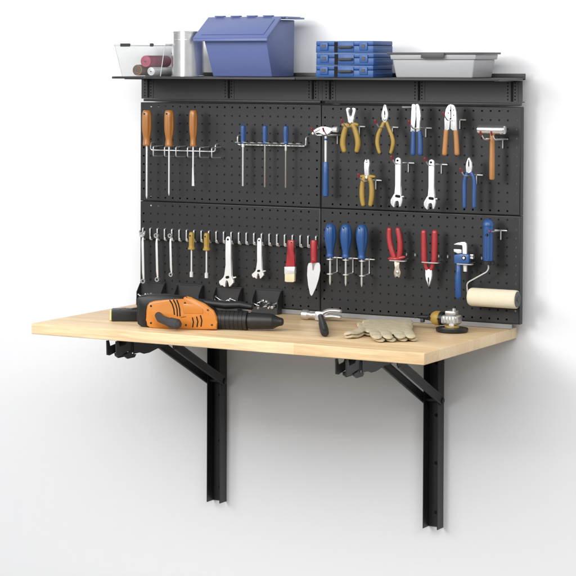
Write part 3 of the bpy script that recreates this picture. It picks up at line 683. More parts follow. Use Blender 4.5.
bm = B(); a = (0.6169, 0.5296); b_ = (0.6328, 0.5374); tube(bm, [(a[0], -.1015, a[1]), (b_[0], -.1015, b_[1])], .0011, 6); part('claw_slot', bm, 'void', t)

(ax_, az_), (bx2, bz2), (cx2, cz2) = (1.1152, 0.5467), (1.1938, 0.5454), (1.1565, 0.4074)
t = thing('mallet', 'mallet with a chrome cylinder head and tan wooden handle', 'mallet', (cx2, -.10, cz2))
bm = B(); L = bx2 - ax_; zc = (az_ + bz2) / 2
lathe(bm, [(0, .011), (.001, .0122), (.004, .0128), (L - .004, .0128), (L - .001, .0122), (L, .0112)], (ax_, -.10, zc), (1, 0, 0), 28); part('head', bm, 'polish', t)
bm = B(); lathe(bm, [(0, .0068), (.003, .0086), (.04, .0088), (.09, .0082), (zc - cz2 - .004, .0072)], (cx2, -.10, cz2), seg=20, sx=.85); part('handle', bm, 'tan', t)

# ------------------------------------------------------------------ brush, trowel
(x, z) = (0.5321, 0.0671)
t = thing('paint_brush', 'red handled paint brush with short pale bristles', 'paint brush', (x, -.082, z))
bm = B(); prism(bm, [(0.5211, 0.2044), (0.5231, 0.2094), (0.5407, 0.2102), (0.5427, 0.2053), (0.5415, 0.1813), (0.5409, 0.1628), (0.545, 0.1415), (0.5458, 0.1299), (0.5153, 0.1283), (0.5159, 0.1401), (0.5233, 0.162), (0.5225, 0.1804)], -.0865, -.0775, .003, 3); part('handle', bm, 'red', t)
bm = B(); prism(bm, [(0.5133, 0.1301), (0.5464, 0.1318), (0.5465, 0.1109), (0.5134, 0.1091)], -.0885, -.0755, .0012, 2); part('ferrule', bm, 'chrome', t)
bm = B(); prism(bm, [(0.514, 0.1098), (0.5458, 0.1115), (0.5453, 0.0887), (0.5412, 0.086), (0.5189, 0.0854), (0.5141, 0.087)], -.0875, -.0765, .0015, 2); part('bristles', bm, 'bristle', t)
a = (0.5349, 0.2026); bm = B(); lathe(bm, [(0, .002), (.001, .002)], (a[0], -.0872, a[1]), (0, 1, 0), 10); part('hang_hole', bm, 'void', t)

(x, z) = (0.6071, 0.0549)
t = thing('hand_trowel', 'red handled trowel with a white leaf shaped blade', 'trowel', (x, -.085, z))
(x0_, z0), (_, z1) = (0.6074, 0.2133), (0.6077, 0.1503)
bm = B(); lathe(bm, [(0, .0100), (.004, .0090), (.02, .0096), (z0 - z1 - .006, .0100), (z0 - z1 - .001, .0088), (z0 - z1, .006)], (x0_, -.085, z1), seg=24); part('handle', bm, 'red', t)
bm = B(); lathe(bm, [(0, .0140), (.002, .0150), (.004, .0135), (.007, .0098)], (x0_, -.085, z1 - .003), seg=24, sx=.6); part('collar', bm, 'red', t)
bm = B(); prism(bm, [(0.5902, 0.1446), (0.6042, 0.1478), (0.6242, 0.1476), (0.6276, 0.1398), (0.6283, 0.1246), (0.6231, 0.0999), (0.6139, 0.0731), (0.6046, 0.053), (0.6, 0.0485), (0.5953, 0.0537), (0.5898, 0.0797), (0.5863, 0.1102), (0.5869, 0.1347)], -.0862, -.0838, .0008, 1); part('blade', bm, 'chrome', t)
bm = B(); a, b_ = (0.6073, 0.1475), (0.6054, 0.1254); tube(bm, [(a[0], -.0868, a[1]), (b_[0], -.0868, b_[1])], [.005, .0015], 10); part('tang', bm, 'steel', t)

# ------------------------------------------------------------------ pipe wrench
(x, z) = (1.0545, 0.0713)
t = thing('pipe_wrench', 'blue pipe wrench with a chrome hook jaw and knurled nut', 'pipe wrench', (x, -.09, z))
bm = B(); prism(bm, [(1.0431, 0.222), (1.0488, 0.2244), (1.0647, 0.2285), (1.0747, 0.229), (1.0798, 0.2251), (1.0806, 0.2196), (1.0809, 0.1683), (1.081, 0.1458), (1.0717, 0.1453), (1.0715, 0.1679), (1.0699, 0.1952), (1.0698, 0.2171), (1.0676, 0.2211), (1.0517, 0.2204), (1.0445, 0.2194)], -.094, -.086, .001, 2); part('hook_jaw', bm, 'chrome', t)
bm = B(); prism(bm, [(1.0431, 0.2076), (1.0648, 0.2073), (1.0663, 0.1978), (1.0555, 0.1959), (1.0432, 0.2008)], -.095, -.085, .001, 2); part('heel_jaw', bm, 'chrome', t)
bm = B(); prism(bm, [(1.0447, 0.1919), (1.0663, 0.1964), (1.0879, 0.1954), (1.0901, 0.1927), (1.0902, 0.1715), (1.0866, 0.1686), (1.0478, 0.166), (1.0448, 0.1686)], -.0985, -.0815, .003, 3); part('housing', bm, 'blue', t)
a = (1.0749, 0.1845)
bm = B(); lathe(bm, [(0, .0062), (.0008, .0062)], (a[0], -.0985, a[1]), (0, -1, 0), 18); part('washer', bm, 'void', t)
bm = B(); lathe(bm, [(0, .0036), (.002, .0036), (.0026, .0026)], (a[0], -.0990, a[1]), (0, -1, 0), 18); part('bolt', bm, 'chrome', t)
a = (1.0955, 0.1882)
bm = B(); lathe(bm, [(0, .005), (.001, .007, 1), (.009, .007, 1), (.010, .005)], (a[0] - .006, -.086, a[1]), (1, 0, 0), 32, 16, .14); part('knurled_nut', bm, 'steel', t)
bm = B(); q = [(a + (r,)) for a, r in zip([(1.0564, 0.1649), (1.0554, 0.1384), (1.0548, 0.1296), (1.0558, 0.0737)], (.0080, .0084, .0098, .0092))]
tube(bm, [(u, -.09, v) for u, v, r in q], [r for u, v, r in q], 14, flat=(1, .75)); part('handle', bm, 'blue', t)

# ------------------------------------------------------------------ paint roller
(x, zt2), (_, zb2) = (1.1445, 0.2972), (1.1462, 0.1793)
t = thing('paint_roller', 'paint roller with a blue handle and cream sleeve', 'paint roller', (x, -.095, zb2))
hl = zt2 - zb2
bm = B(); lathe(bm, [(0, .0132), (.02, .0136), (hl - .024, .0143), (hl - .021, .0143), (hl - .0205, .0158), (hl - .017, .0162), (hl - .008, .0138), (hl - .003, .009), (hl, .003)], (x, -.095, zb2), seg=32); part('handle', bm, 'blue', t)
for s in (-.0062, 0, .0062):
    bm = B(); tube(bm, [(x + s, -.095 - math.sqrt(.0143 ** 2 - s * s) + .0003, zb2 + .006), (x + s, -.095 - math.sqrt(.0143 ** 2 - s * s) + .0001, zb2 + hl - .028)], .0013, 6); part('groove', bm, 'bluegrip', t)
bm = B(); lathe(bm, [(0, .017), (.001, .0178), (.010, .0178), (.0112, .0165)], (x, -.095, zb2 - .010), seg=28); part('end_cap', bm, 'plastic', t)
a = (1.1459, 0.253); bm = B(); lathe(bm, [(0, .0042), (.003, .0042)], (a[0], -.1102, a[1]), (0, 1, 0), 14); part('hang_hole', bm, 'void', t)
(rx0, rz0), (rx1, rz1) = (1.0861, 0.0736), (1.2264, 0.0763)
rz = (rz0 + rz1) / 2; ry = -.084; R = .0258
wp = [(x, -.095, zb2 - .009)] + [(a, -.095, b) for a, b in [(1.1468, 0.16), (1.142, 0.1492), (1.0822, 0.1144)]] 
wl = wp[-1][0]
bm = B(); tube(bm, fillet(wp + [(wl, -.088, rz + .008), (wl + .004, ry, rz), (rx1 - .004, ry, rz)], .010), .0021, 10); part('frame_wire', bm, 'wire', t)
bm = B(); L = rx1 - rx0
lathe(bm, [(0, .021), (.001, .0225), (.005, .0248), (.010, R), (L - .006, R), (L - .002, .0250), (L, .0238)], (rx0, ry, rz), (1, 0, 0), 40); part('roller_sleeve', bm, 'cream', t, ang=60)
bm = B(); lathe(bm, [(0, .0225), (.0012, .0222), (.0014, .012), (.0006, .0115), (.0006, .006), (.0026, .0055), (.003, .002)], (rx1 + .0001, ry, rz), (1, 0, 0), 32); part('core_cap', bm, 'lidgrey', t)

# ------------------------------------------------------------------ black bins with screws on the worktop
def small_bin(x, label):
    W = .086; y1, y0 = -.050, -.080; zb, h0, h1 = ZT + .0006, .020, .068; T = .002
    t = thing('parts_bin', label, 'parts bin', (x, y1, zb), 'small black bins along the back of the worktop')
    bm = B()
    bx(bm, x, x + W, y1 - T, y1, zb, zb + h1, .0006, 1)
    bx(bm, x, x + W, y0, y0 + T, zb, zb + h0, .0006, 1)
    bx(bm, x + T, x + W - T, y0 + T, y1 - T, zb, zb + T)
    side = [(y1 - T, zb), (y1 - T, zb + h1 - .001), (y1 - .008, zb + h1 - .004), (y0 + T, zb + h0 + .02), (y0 + T, zb)]
    for xx in (x, x + W - T): prism(bm, side, xx, xx + T, F=lambda a, b, c: (b, a, c))
    part('shell', bm, 'binblk', t)
    bm = B(); bx(bm, x - .0012, x + W + .0012, y1 - .004, y1 + .001, zb + h1 + .0002, zb + h1 + .003, .0008, 1); part('rim', bm, 'rubber', t)
    return t
bx0 = [.006, .137, .270, .402]
b0 = small_bin(bx0[0], 'black parts bin at the left end, heaped with silver screws')
for xx, lb in zip(bx0[1:], ('black parts bin hidden lowest behind the orange drill body, second from the left', 'black parts bin behind the drill gearbox', 'black parts bin at the right end, beside the loose hammer')):
    dup(b0, (xx, -.052, ZT + .0006), lb)
sbm = B(); lathe(sbm, [(0, .0008), (.003, .0016), (.020, .0017), (.021, .004), (.0235, .0042), (.024, .003)], (0, 0, 0), (1, 0, 0), 10)
proto = None
for nm, xb in (('leftmost', bx0[0]), ('third', bx0[2]), ('rightmost', bx0[3])):
    for k in range(12):
        loc = (xb + .009 + (k % 6) * .0124 + random.uniform(-.002, .002), -.066 + (k // 6) * .006 - .002, ZT + .0205 + (k // 6) * .006 + random.uniform(0, .004))
        if proto is None:
            proto = solid('screw', sbm, 'steel', (0, 0, 0), 'x', 'screw'); o = proto; o.location = loc
        else:
            o = proto.copy(); COL.objects.link(o); o.location = loc
        o.rotation_euler = (0, random.uniform(-.5, .35), random.uniform(-1.1, 1.1) + (PI if k % 2 else 0))
        o['label'] = {'leftmost': 'silver screw heaped in the leftmost black parts bin', 'third': 'silver screw in the black parts bin behind the drill gearbox', 'rightmost': 'silver screw in the rightmost black parts bin'}[nm]
        o['group'] = 'loose screws in the %s parts bin' % nm
# filling that lifts the screws
# ------------------------------------------------------------------ drill
DRILL = (.33, -.566, .262)
th = DRILL[2]; ex = Vector((math.cos(th), math.sin(th), 0)); ey = Vector((-math.sin(th), math.cos(th), 0)); eo = Vector((DRILL[0], DRILL[1], 0))
FD = lambda s, n, z: eo + ex * s + ey * n + Vector((0, 0, z))
t = thing('power_drill', 'big orange and black power drill lying on the worktop', 'drill', tuple(FD(0, 0, ZT)))
BZ = lambda q: [(a, max(b, ZT + .0012)) for a, b in q]
bm = B(); prism(bm, BZ([(-0.0423, 0.0632), (-0.0373, 0.0716), (-0.0271, 0.0753), (-0.0038, 0.0775), (0.0397, 0.0787), (0.1032, 0.0746), (0.1405, 0.0623), (0.1778, 0.044), (0.1878, 0.0331), (0.1879, -0.0104), (-0.0036, -0.0176), (-0.0299, -0.0143), (-0.0398, -0.0062), (-0.0427, 0.0107)]), .0085, .050, .006, 3, FD); part('rear_housing', bm, 'plastic', t)
OR = BZ([(-0.0108, 0.0358), (-0.0082, 0.0489), (-0.0019, 0.0576), (0.0109, 0.0623), (0.0283, 0.0646), (0.0571, 0.0675), (0.0974, 0.0706), (0.1104, 0.0699), (0.1037, 0.0792), (0.1175, 0.0768), (0.1319, 0.0695), (0.1576, 0.06), (0.1834, 0.0412), (0.192, 0.0234), (0.1932, 0.0094), (0.1921, -0.0116), (0.1149, -0.016), (0.0284, -0.0164), (-0.0006, -0.0147), (-0.0087, -0.0079), (-0.0108, 0.0076)])
bm = B(); prism(bm, OR, -.006, .0082, .0060, 4, FD); part('shell', bm, 'drill', t)
for g in ([(0.0581, 0.0663), (0.0651, 0.0558), (0.0697, 0.0419), (0.0715, 0.0265)], [(0.0685, 0.0677), (0.0749, 0.0561), (0.0789, 0.0422), (0.0801, 0.0226)], [(0.0783, 0.0675), (0.0829, 0.0564), (0.0864, 0.0425), (0.0876, 0.0228)],
          [(0.1232, 0.0196), (0.1261, 0.0074), (0.1238, -0.0067)], [(0.1352, 0.0223), (0.1387, 0.0093), (0.1364, -0.0057)], [(0.1461, 0.0266), (0.1501, 0.0125), (0.1479, -0.0041)], [(0.0899, 0.019), (0.1043, 0.0218)]):
    bm = B(); tube(bm, [FD(a, -.0054, b) for a, b in g], .0021 if len(g) > 2 else .001, 8, ref=tuple(ey)); part('vent_groove', bm, 'void', t)
(s0, zh0), (s1, zh1) = [(0.025, 0.0223), (0.0583, 0.0122)]
h_ = (FD(s0, -.004, zh0), FD(s0 + .012, -.030, zh0 - .006), FD(s0 + .046, -.054, zh0 - .013), FD(s0 + .070, -.062, zh0 - .016))
bm = B(); tube(bm, [h_[0], h_[1], h_[2]], [.0105, .0115, .0125], 16, flat=(1, 1)); tube(bm, [h_[2], h_[3]], [.0150, .0152], 10); part('side_handle', bm, 'rubber', t)
for a, b in [(0.0037, 0.0483), (0.0038, 0.0003), (0.1018, 0.0601), (0.1048, -0.0016), (0.1792, 0.0012), (0.1676, 0.0427)]:
    bm = B(); lathe(bm, [(0, .0030), (.0008, .0030), (.0010, .0022), (.0002, .0018)], FD(a, -.0058, b), -ey, 14); part('screw_head', bm, 'plastic', t)
rp = [(0.096, 0.0585), (0.1333, 0.057), (0.1534, 0.045), (0.1534, 0.0324), (0.099, 0.0305)]
bm = B(); prism(bm, rp, -.0072, -.0055, .0012, 2, FD); part('badge_plate', bm, 'drill', t)
(ga, gz_), (gb, _), (gc, _), (gd, _), (ge, gz2) = [(0.1824, 0.0096), (0.2721, 0.0134), (0.2764, 0.0147), (0.3498, 0.0213), (0.3734, 0.0233)]
cz_ = ZT + .0275
o_ = FD(0, .03, cz_)
R1 = .0262
pr = [(ga - .012, R1), (ga, R1)]
k = ga
while k < gb - .012:
    pr += [(k + .001, R1), (k + .006, R1), (k + .0065, R1 - .0012), (k + .0085, R1 - .0012), (k + .009, R1)]; k += .012
pr += [(gb - .009, R1 * 1.03), (gb, R1 * 1.03), (gb + .001, R1 * .8)]
bm = B(); lathe(bm, pr, o_, ex, 32); part('gearbox', bm, 'plastic', t, ang=25)
bm = B(); lathe(bm, [(gb + .001, .0215), (gc + .004, .0235), (gc + .010, .0240), ((gc + gd) / 2, .0232), (gd - .006, .0215), (gd, .0180), (ge - .012, .0125), (ge - .003, .0105), (ge, .007)], o_, ex, 32); part('chuck', bm, 'plastic', t, ang=25)
hd = [(a, b) for a, b in [(0.1247, 0.0588), (0.1651, 0.0545), (0.2053, 0.0511), (0.2453, 0.0536), (0.2795, 0.0486)]]
bm = B(); tube(bm, [FD(a, .055, b) for a, b in hd], [.009, .011, .012, .011, .009], 14); part('rear_grip', bm, 'plastic', t)

# ------------------------------------------------------------------ tape measure
q = [(0.1577, -0.4971), (0.2136, -0.4429)]
a = Vector((q[0][0], q[0][1], 0)); ang_ = .55
t = thing('tape_measure', 'black tape measure with a yellow end, left of the drill', 'tape measure', (a.x, a.y, ZT))
ex2 = Vector((math.cos(ang_), math.sin(ang_), 0)); ey2 = Vector((-math.sin(ang_), math.cos(ang_), 0))
FT = lambda s, n, z: a + ex2 * s + ey2 * n + Vector((0, 0, z))
bm = B(); prism(bm, [(.006, ZT + .0006), (.096, ZT + .0006), (.099, ZT + .006), (.099, ZT + .030), (.090, ZT + .0335), (.010, ZT + .0335), (.0055, ZT + .030)], 0, .055, .003, 2, FT); part('case', bm, 'plastic', t)
bm = B(); prism(bm, [(0, ZT + .003), (.0052, ZT + .003), (.0052, ZT + .031), (.001, ZT + .029)], .004, .052, .001, 1, FT); part('end_plate', bm, 'paleyellow', t)
bm = B(); lathe(bm, [(0, .019), (.0012, .0185), (.0016, .012), (.0008, .0115), (.0008, .003), (.0018, .002)], FT(.045, .028, ZT + .0336), (0, 0, 1), 24); part('dial', bm, 'lidgrey', t)
bm = B(); tube(bm, [FT(.062, .012, ZT + .034), FT(.088, .044, ZT + .034)], .004, 8); part('button', bm, 'lidgrey', t)

# ------------------------------------------------------------------ loose hammer
HZ = ZT + .015
q = [(0.6438, -0.2265), (0.6498, -0.1929), (0.6502, -0.1568), (0.6577, -0.1458), (0.6734, -0.1355), (0.6572, -0.0733), (0.6633, -0.0137)]
c0 = Vector((q[3][0], q[3][1], HZ))
t = thing('claw_hammer', 'loose claw hammer with a black handle lying on the worktop', 'hammer', (c0.x, c0.y, ZT))
hd_ = Vector((1, .04, 0)).normalized(); hn = Vector((-hd_.y, hd_.x, 0)); up = Vector((0, 0, 1))
bm = B(); lathe(bm, [(-.057, .0125), (-.055, .0145), (-.039, .0145), (-.035, .0115), (-.027, .0090), (-.020, .0105), (-.010, .0125), (.004, .0115)], c0, hd_, 24)
hexa(bm, [c0 + hd_ * a - hn * 0 + hn * b - up * .0135 for a, b in ((-.013, -.014), (.013, -.014), (.013, .013), (-.013, .013))], [c0 + hd_ * a + hn * b + up * .0125 for a, b in ((-.013, -.012), (.013, -.012), (.013, .012), (-.013, .012))], .003)
for s in (-1, 1):
    cl = [c0 + hd_ * .006 + up * (s * .004), c0 + hd_ * .022 + up * (s * .0075 + .006), c0 + hd_ * .040 + up * (s * .0085 + .009), c0 + hd_ * .062 + up * (s * .0090 + .008)]
    cl = smooth([tuple(v) for v in cl], 5)
    tube(bm, cl, [.0118 - .0042 * i / (len(cl) - 1) for i in range(len(cl))], 12, flat=(1.0, .72), ref=(0, 0, 1))
part('head', bm, 'steel', t)
e = (0.8315, -0.4891)
E1 = Vector((e[0], e[1], ZT + .0122)); dv = (E1 - c0)
bm = B(); tube(bm, [c0 + dv * .03, c0 + dv * .3, c0 + dv * .42, c0 + dv * .55, c0 + dv * .85, E1], [.0085, .0090, .0105, .0118, .0128, .0115], 16, flat=(.95, .9), ref=(0, 0, 1)); part('handle', bm, 'plastic', t)

# ------------------------------------------------------------------ gloves
def glove(label, dz, sh=(0, 0), rot=0., grp='pair of work gloves'):
    z = ZT + dz
    q = [(0.8084, -0.19), (0.8202, -0.1733), (0.8377, -0.1619), (0.8751, -0.1733), (0.8951, -0.1424), (0.921, -0.1254), (0.9373, -0.1327), (0.9893, -0.2562), (1.0144, -0.3245), (1.0455, -0.4196), (0.9266, -0.4235), (0.874, -0.3316)]
    cx = sum(a for a, b in q) / len(q); cy = sum(b for a, b in q) / len(q)
    tr = lambda a, b: (cx + sh[0] + (a - cx) * math.cos(rot) - (b - cy) * math.sin(rot), cy + sh[1] + (a - cx) * math.sin(rot) + (b - cy) * math.cos(rot))
    t = thing('work_glove', label, 'glove', (cx + sh[0], cy + sh[1], z), grp)
    bm = B()
    # palm: stacked outlines, swollen in the middle
    o = smooth([tr(a, b) + (0,) for a, b in q + q[:1]], 3)[:-1]; c = Vector(tr(cx, cy) + (0,))
    rings = []
    for f, h in ((.92, .0006), (1.0, .004), (.985, .008), (.92, .0105), (.72, .0122), (.4, .0128)):
        rings.append([bm.verts.new((c.x + (v.x - c.x) * f, c.y + (v.y - c.y) * f, z + h)) for v in o])
    for i in range(len(rings) - 1):
        for k in range(len(o)):
            l = (k + 1) % len(o); bm.faces.new((rings[i][k], rings[i][l], rings[i + 1][l], rings[i + 1][k]))
    bm.faces.new(rings[0][::-1]); bm.faces.new(rings[-1])
    for pts, r0, r1 in (([(0.8927, -0.2997), (0.936, -0.398), (0.9794, -0.4841), (0.9979, -0.52)], .017, .0135), ([(0.929, -0.2973), (0.9688, -0.3973), (1.004, -0.468), (1.0217, -0.5004)], .0175, .014), ([(0.9526, -0.2819), (0.9965, -0.3791), (1.0281, -0.4401), (1.0463, -0.4764)], .0175, .014), ([(0.9654, -0.2521), (1.0111, -0.3489), (1.05, -0.4218), (1.0688, -0.4577)], .0165, .0135), ([(0.8649, -0.2528), (0.8929, -0.3634), (0.9075, -0.4579), (0.8983, -0.4885)], .0165, .0125)):
        pp = smooth([tr(a, b) + (0,) for a, b in pts], 4); n = len(pp)
        tube(bm, [(v.x, v.y, z + .0062 + .0012 * math.sin(i * 1.3)) for i, v in enumerate(pp)], [r0 + (r1 - r0) * i / (n - 1) for i in range(n)], 14, flat=(1, .36), ref=(0, 0, 1), cap=.8)
    g = part('glove_body', bm, 'glove', t, ang=180)
    m_ = g.modifiers.new('remesh', 'REMESH'); m_.mode = 'VOXEL'; m_.voxel_size = .0011; m_.use_smooth_shade = True
    s_ = g.modifiers.new('soften', 'SMOOTH'); s_.iterations = 5; s_.factor = .5
    tx = bpy.data.textures.get('fabric_creases') or bpy.data.textures.new('fabric_creases', 'CLOUDS'); tx.noise_scale = .030; tx.noise_depth = 3
    d_ = g.modifiers.new('creases', 'DISPLACE'); d_.texture = tx; d_.strength = .0034; d_.mid_level = .5; d_.texture_coords = 'LOCAL'
    # knitted cuff edge
    e = [tr(a, b) for a, b in [(0.8335, -0.2408), (0.8403, -0.2186), (0.8576, -0.2072), (0.8932, -0.2151), (0.9145, -0.1879), (0.9403, -0.171), (0.955, -0.1791)]]
    bm = B(); tube(bm, smooth([(a, b, z + .0058) for a, b in e], 4), .0042, 10, flat=(.8, 1.1), ref=(0, 0, 1)); part('cuff', bm, 'glove', t, ang=60)
    return t
glove('upper beige work glove lying flat, fingers spread toward the front edge', .0085)
glove('lower beige work glove, mostly hidden under its mate', .0002, (-.014, .002), .07)

# ------------------------------------------------------------------ angle grinder
gx, gy = (1.0776, -0.1901)
t = thing('angle_grinder', 'angle grinder with a silver gear head on its black disc guard', 'grinder', (gx, gy, ZT))
bm = B(); lathe(bm, [(.0008, .030), (.0012, .041), (.003, .0438), (.010, .0446), (.0125, .043), (.0135, .036), (.0135, .01)], (gx, gy, ZT), seg=40); part('disc_guard', bm, 'plastic', t)
bm = B(); lathe(bm, [(.0136, .020), (.017, .0195), (.018, .012)], (gx, gy, ZT), seg=28); part('flange', bm, 'yellow', t)
bm = B(); lathe(bm, [(.0181, .008), (.022, .0078)], (gx, gy - .002, ZT), seg=6); part('clamp_nut', bm, 'chrome', t)
hx, hy = gx - .010, gy + .016
bm = B(); bx(bm, hx - .022, hx + .026, hy - .022, hy + .022, ZT + .0190, ZT + .0460, .007, 3)
for k in range(5): bx(bm, hx - .0225 + k * .009 + .003, hx - .0225 + k * .009 + .008, hy - .0232, hy + .0232, ZT + .024, ZT + .042, .001, 1)
part('gear_head', bm, 'steel', t)
bm = B(); bx(bm, hx - .012, hx + .018, hy - .017, hy + .017, ZT + .0462, ZT + .058, .004, 2); lathe(bm, [(0, .005), (.007, .0045), (.008, .003)], (hx + .012, hy - .008, ZT + .058), seg=14); part('top_plate', bm, 'steel', t)
ax3 = Vector((-1, .06, 0)).normalized()
o3 = Vector((hx - .020, hy, ZT + .034))
bm = B(); lathe(bm, [(0, .018), (.006, .019), (.012, .0185)], o3, ax3, 24); part('collar', bm, 'plastic', t)
bm = B(); lathe(bm, [(.010, .018), (.013, .0205), (.024, .0202), (.032, .017), (.037, .012)], o3, ax3, 24); part('motor_body', bm, 'yellow', t)
bm = B(); tube(bm, [o3 + ax3 * .006 + Vector((0, 0, .0)), o3 + ax3 * .040], [.0212, .0160], 8, flat=(1.02, .30), ref=(0, 0, 1)); part('body_band', bm, 'plastic', t)
bm = B(); tube(bm, [o3 + ax3 * .034, o3 + ax3 * .044, o3 + ax3 * .062, o3 + ax3 * .078], [.0115, .0085, .0070, .0052], 14); part('handle', bm, 'plastic', t)
bm = B(); tube(bm, [o3 + ax3 * .078, o3 + ax3 * .084 + Vector((0, 0, -.001)), o3 + ax3 * .090 + Vector((0, 0, -.003))], .0026, 8); part('cord_stub', bm, 'plastic', t)
bm = B(); bx(bm, o3.x - .070, o3.x - .060, o3.y - .004, o3.y + .010, o3.z - .015, o3.z - .004, .002, 2); part('switch', bm, 'rubber', t)

# ------------------------------------------------------------------ on the shelf: clear box with rolls, can
x0, x1, yf, yb = .028, .160, -.205, -.045
z0 = ZS + .0006; zl = (0.0099, 0.7818)[1]
t = thing('clear_storage_box', 'clear plastic storage box with rolls inside, at the left end of the shelf', 'storage box', (x0, yb, z0))
bm = B(); fl = .020; T = .0012
def shell(k, zlo):
    return ([(x0 + k, yf + k, zlo), (x1 - k, yf + k, zlo), (x1 - k, yb - k, zlo), (x0 + k, yb - k, zlo)], [(x0 - fl + k, yf - .010 + k, zl), (x1 + fl - k, yf - .010 + k, zl), (x1 + fl - k, yb + k * 0 - k, zl), (x0 - fl + k, yb - k, zl)])
b1, t1 = shell(0, z0); b2, t2 = shell(T, z0 + T)
V1 = [bm.verts.new(v) for v in b1 + t1]; V2 = [bm.verts.new(v) for v in b2 + t2]
bm.faces.new(V1[:4][::-1]); bm.faces.new(V2[:4])
for k in range(4):
    l = (k + 1) % 4
    bm.faces.new((V1[k], V1[l], V1[4 + l], V1[4 + k])); bm.faces.new((V2[l], V2[k], V2[4 + k], V2[4 + l])); bm.faces.new((V1[4 + k], V1[4 + l], V2[4 + l], V2[4 + k]))
part('tub', bm, 'clear', t)
bm = B(); bx(bm, x0 - fl - .004, x1 + fl + .004, yf - .013, yb + .002, zl + .0004, zl + .0065, .0015, 2); lid = part('lid', bm, 'lidwhite', t)
for xa, xb in ((x0 + .002, x0 + .036), (x1 - .028, x1 - .016)):
    bm = B(); bx(bm, xa, xb, yf - .0165, yf - .0134, zl - .002, zl + .0075, .0012, 1); part('latch', bm, 'plastic', lid)
bm = B(); bx(bm, x1 + fl + .0045, x1 + fl + .0072, yf + .02, yf + .05, zl - .026, zl - .020, .001, 1); part('clip', bm, 'blue', t)
bm = B()
for (xx, yy), (xt, yt) in (((x0, yf), (x0 - fl, yf - .01)), ((x1, yf), (x1 + fl, yf - .01)), ((x1, yb), (x1 + fl, yb))):
    tube(bm, [(xx, yy, z0 + .001), (xt, yt, zl)], .0012, 8)
part('corner_rib', bm, 'lidwhite', t)
def roll(label, u, r, m, ya, ybk, name='fabric_roll', z=None):
    x, zc = u
    zc = z if z else zc
    t = thing(name, label, 'roll', (x, ya, zc - r), 'rolls inside the clear box')
    L = ybk - ya
    bm = B(); lathe(bm, [(0, r * .93), (.0015, r), (L - .0015, r), (L, r * .93)], (x, ya, zc), (0, 1, 0), 32)
    w_ = part('wrap', bm, m, t)
    bm = B()
    pts = [(x + math.cos(a) * rr, ya - .0005, zc + math.sin(a) * rr) for a, rr in [(k * .5, r * .12 + r * .75 * k / 34) for k in range(35)]]
    tube(bm, pts, .0007, 5, cap=0); part('spiral_end', bm, 'void' if m == 'brown' else m, t)
    bm = B(); lathe(bm, [(0, r * .2), (.001, r * .2)], (x, ya - .0008, zc), (0, 1, 0), 14); part('core', bm, 'lidgrey', t)
roll('brown roll at the bottom left of the clear box', (0.0716, 0.7149), .0165, 'brown', -.19, -.06, z=z0 + .0185)
roll('raspberry pink roll lying across the top of the others', (0.1002, 0.7372), .0175, 'pink', -.19, -.06, z=z0 + .0450)
roll('pale silver roll at the bottom right of the clear box', (0.1192, 0.7078), .0130, 'silverroll', -.19, -.06, z=z0 + .0150)

(cx, _) = (0.2332, 0.692); zc1 = (0.2338, 0.8253)[1]
cR = 0.0487
t = thing('paint_can', 'shiny bare metal can between the clear box and the blue bin', 'can', (cx, -.17, ZS))
H_ = zc1 - ZS
bm = B(); lathe(bm, [(.0006, cR - .001), (.001, cR), (.003, cR), (.004, cR - .0012), (H_ - .006, cR - .0012), (H_ - .005, cR), (H_ - .001, cR), (H_, cR - .001), (H_, cR - .004), (H_ - .003, cR - .005), (H_ - .003, .001)], (cx, -.17, ZS), seg=56); part('body', bm, 'polish', t)
bm = B()
hA = Vector((cx - cR - .001, -.17, zc1 - .020)); hB = Vector((cx + cR + .001, -.17, zc1 - .020))
tube(bm, [hA + (hB - hA) * (k / 16) + Vector((0, -math.sin(k * PI / 16) * .052, -math.sin(k * PI / 16) * .006)) for k in range(17)], .0009, 6); part('bail_handle', bm, 'wire', t)
for e in (hA, hB):
    bm = B(); lathe(bm, [(-.001, .005), (.002, .0045)], e, (-1 if e is hA else 1, 0, 0), 14); part('ear', bm, 'blue' if e is hA else 'steel', t)

# ------------------------------------------------------------------ blue hinged bin
yfb = -.185
(xa, _), (xb, _) = (0.3259, 0.691), (0.5194, 0.6911)
ybk = -.036
zf = (0.4993, 0.8065)[1]; zt3 = (0.5103, 0.8596)[1]
t = thing('lidded_bin', 'large periwinkle blue bin with a sloping hinged lid', 'bin', (xa, ybk, ZS))
oh = .036      # overhang of the front toward the room
zb_ = ZS + .0006
bm = B()
prof = [(yfb, zb_), (yfb - .042, zf), (yfb + .048, zt3 - .002), (ybk, zt3 - .002), (ybk - .004, zb_)]
fl2 = .016
n5 = len(prof); L_ = []; R_ = []
for y, z in prof:
    k = fl2 * (z - zb_) / (zt3 - zb_)
    L_.append(bm.verts.new((xa - k * 1.0, y, z))); R_.append(bm.verts.new((xb + k * .0, y, z)))
bm.faces.new(L_); bm.faces.new(R_[::-1])
for k in range(n5):
    l = (k + 1) % n5; bm.faces.new((L_[k], R_[k], R_[l], L_[l]))
bmesh.ops.bevel(bm, geom=[e for e in bm.edges], offset=.0035, segments=2, profile=.5, affect='EDGES')
part('body', bm, 'binblue', t)
lx0, lx1 = xa - fl2 - .022, xb + .010
bm = B()
A = Vector((0, yfb - .054, zf - .006)); C = Vector((0, yfb + .044, zt3 + .004)); nrm = Vector((0, -(C - A).z, (C - A).y)).normalized()
def slab(a, c, th, x0_, x1_, bev):
    hexa(bm, [(x0_, a.y, a.z), (x1_, a.y, a.z), (x1_, c.y, c.z), (x0_, c.y, c.z)], [(x0_, a.y + nrm.y * th, a.z + nrm.z * th), (x1_, a.y + nrm.y * th, a.z + nrm.z * th), (x1_, c.y + nrm.y * th, c.z + nrm.z * th), (x0_, c.y + nrm.y * th, c.z + nrm.z * th)], bev)
slab(A, C, .0045, lx0, lx1, .0015)
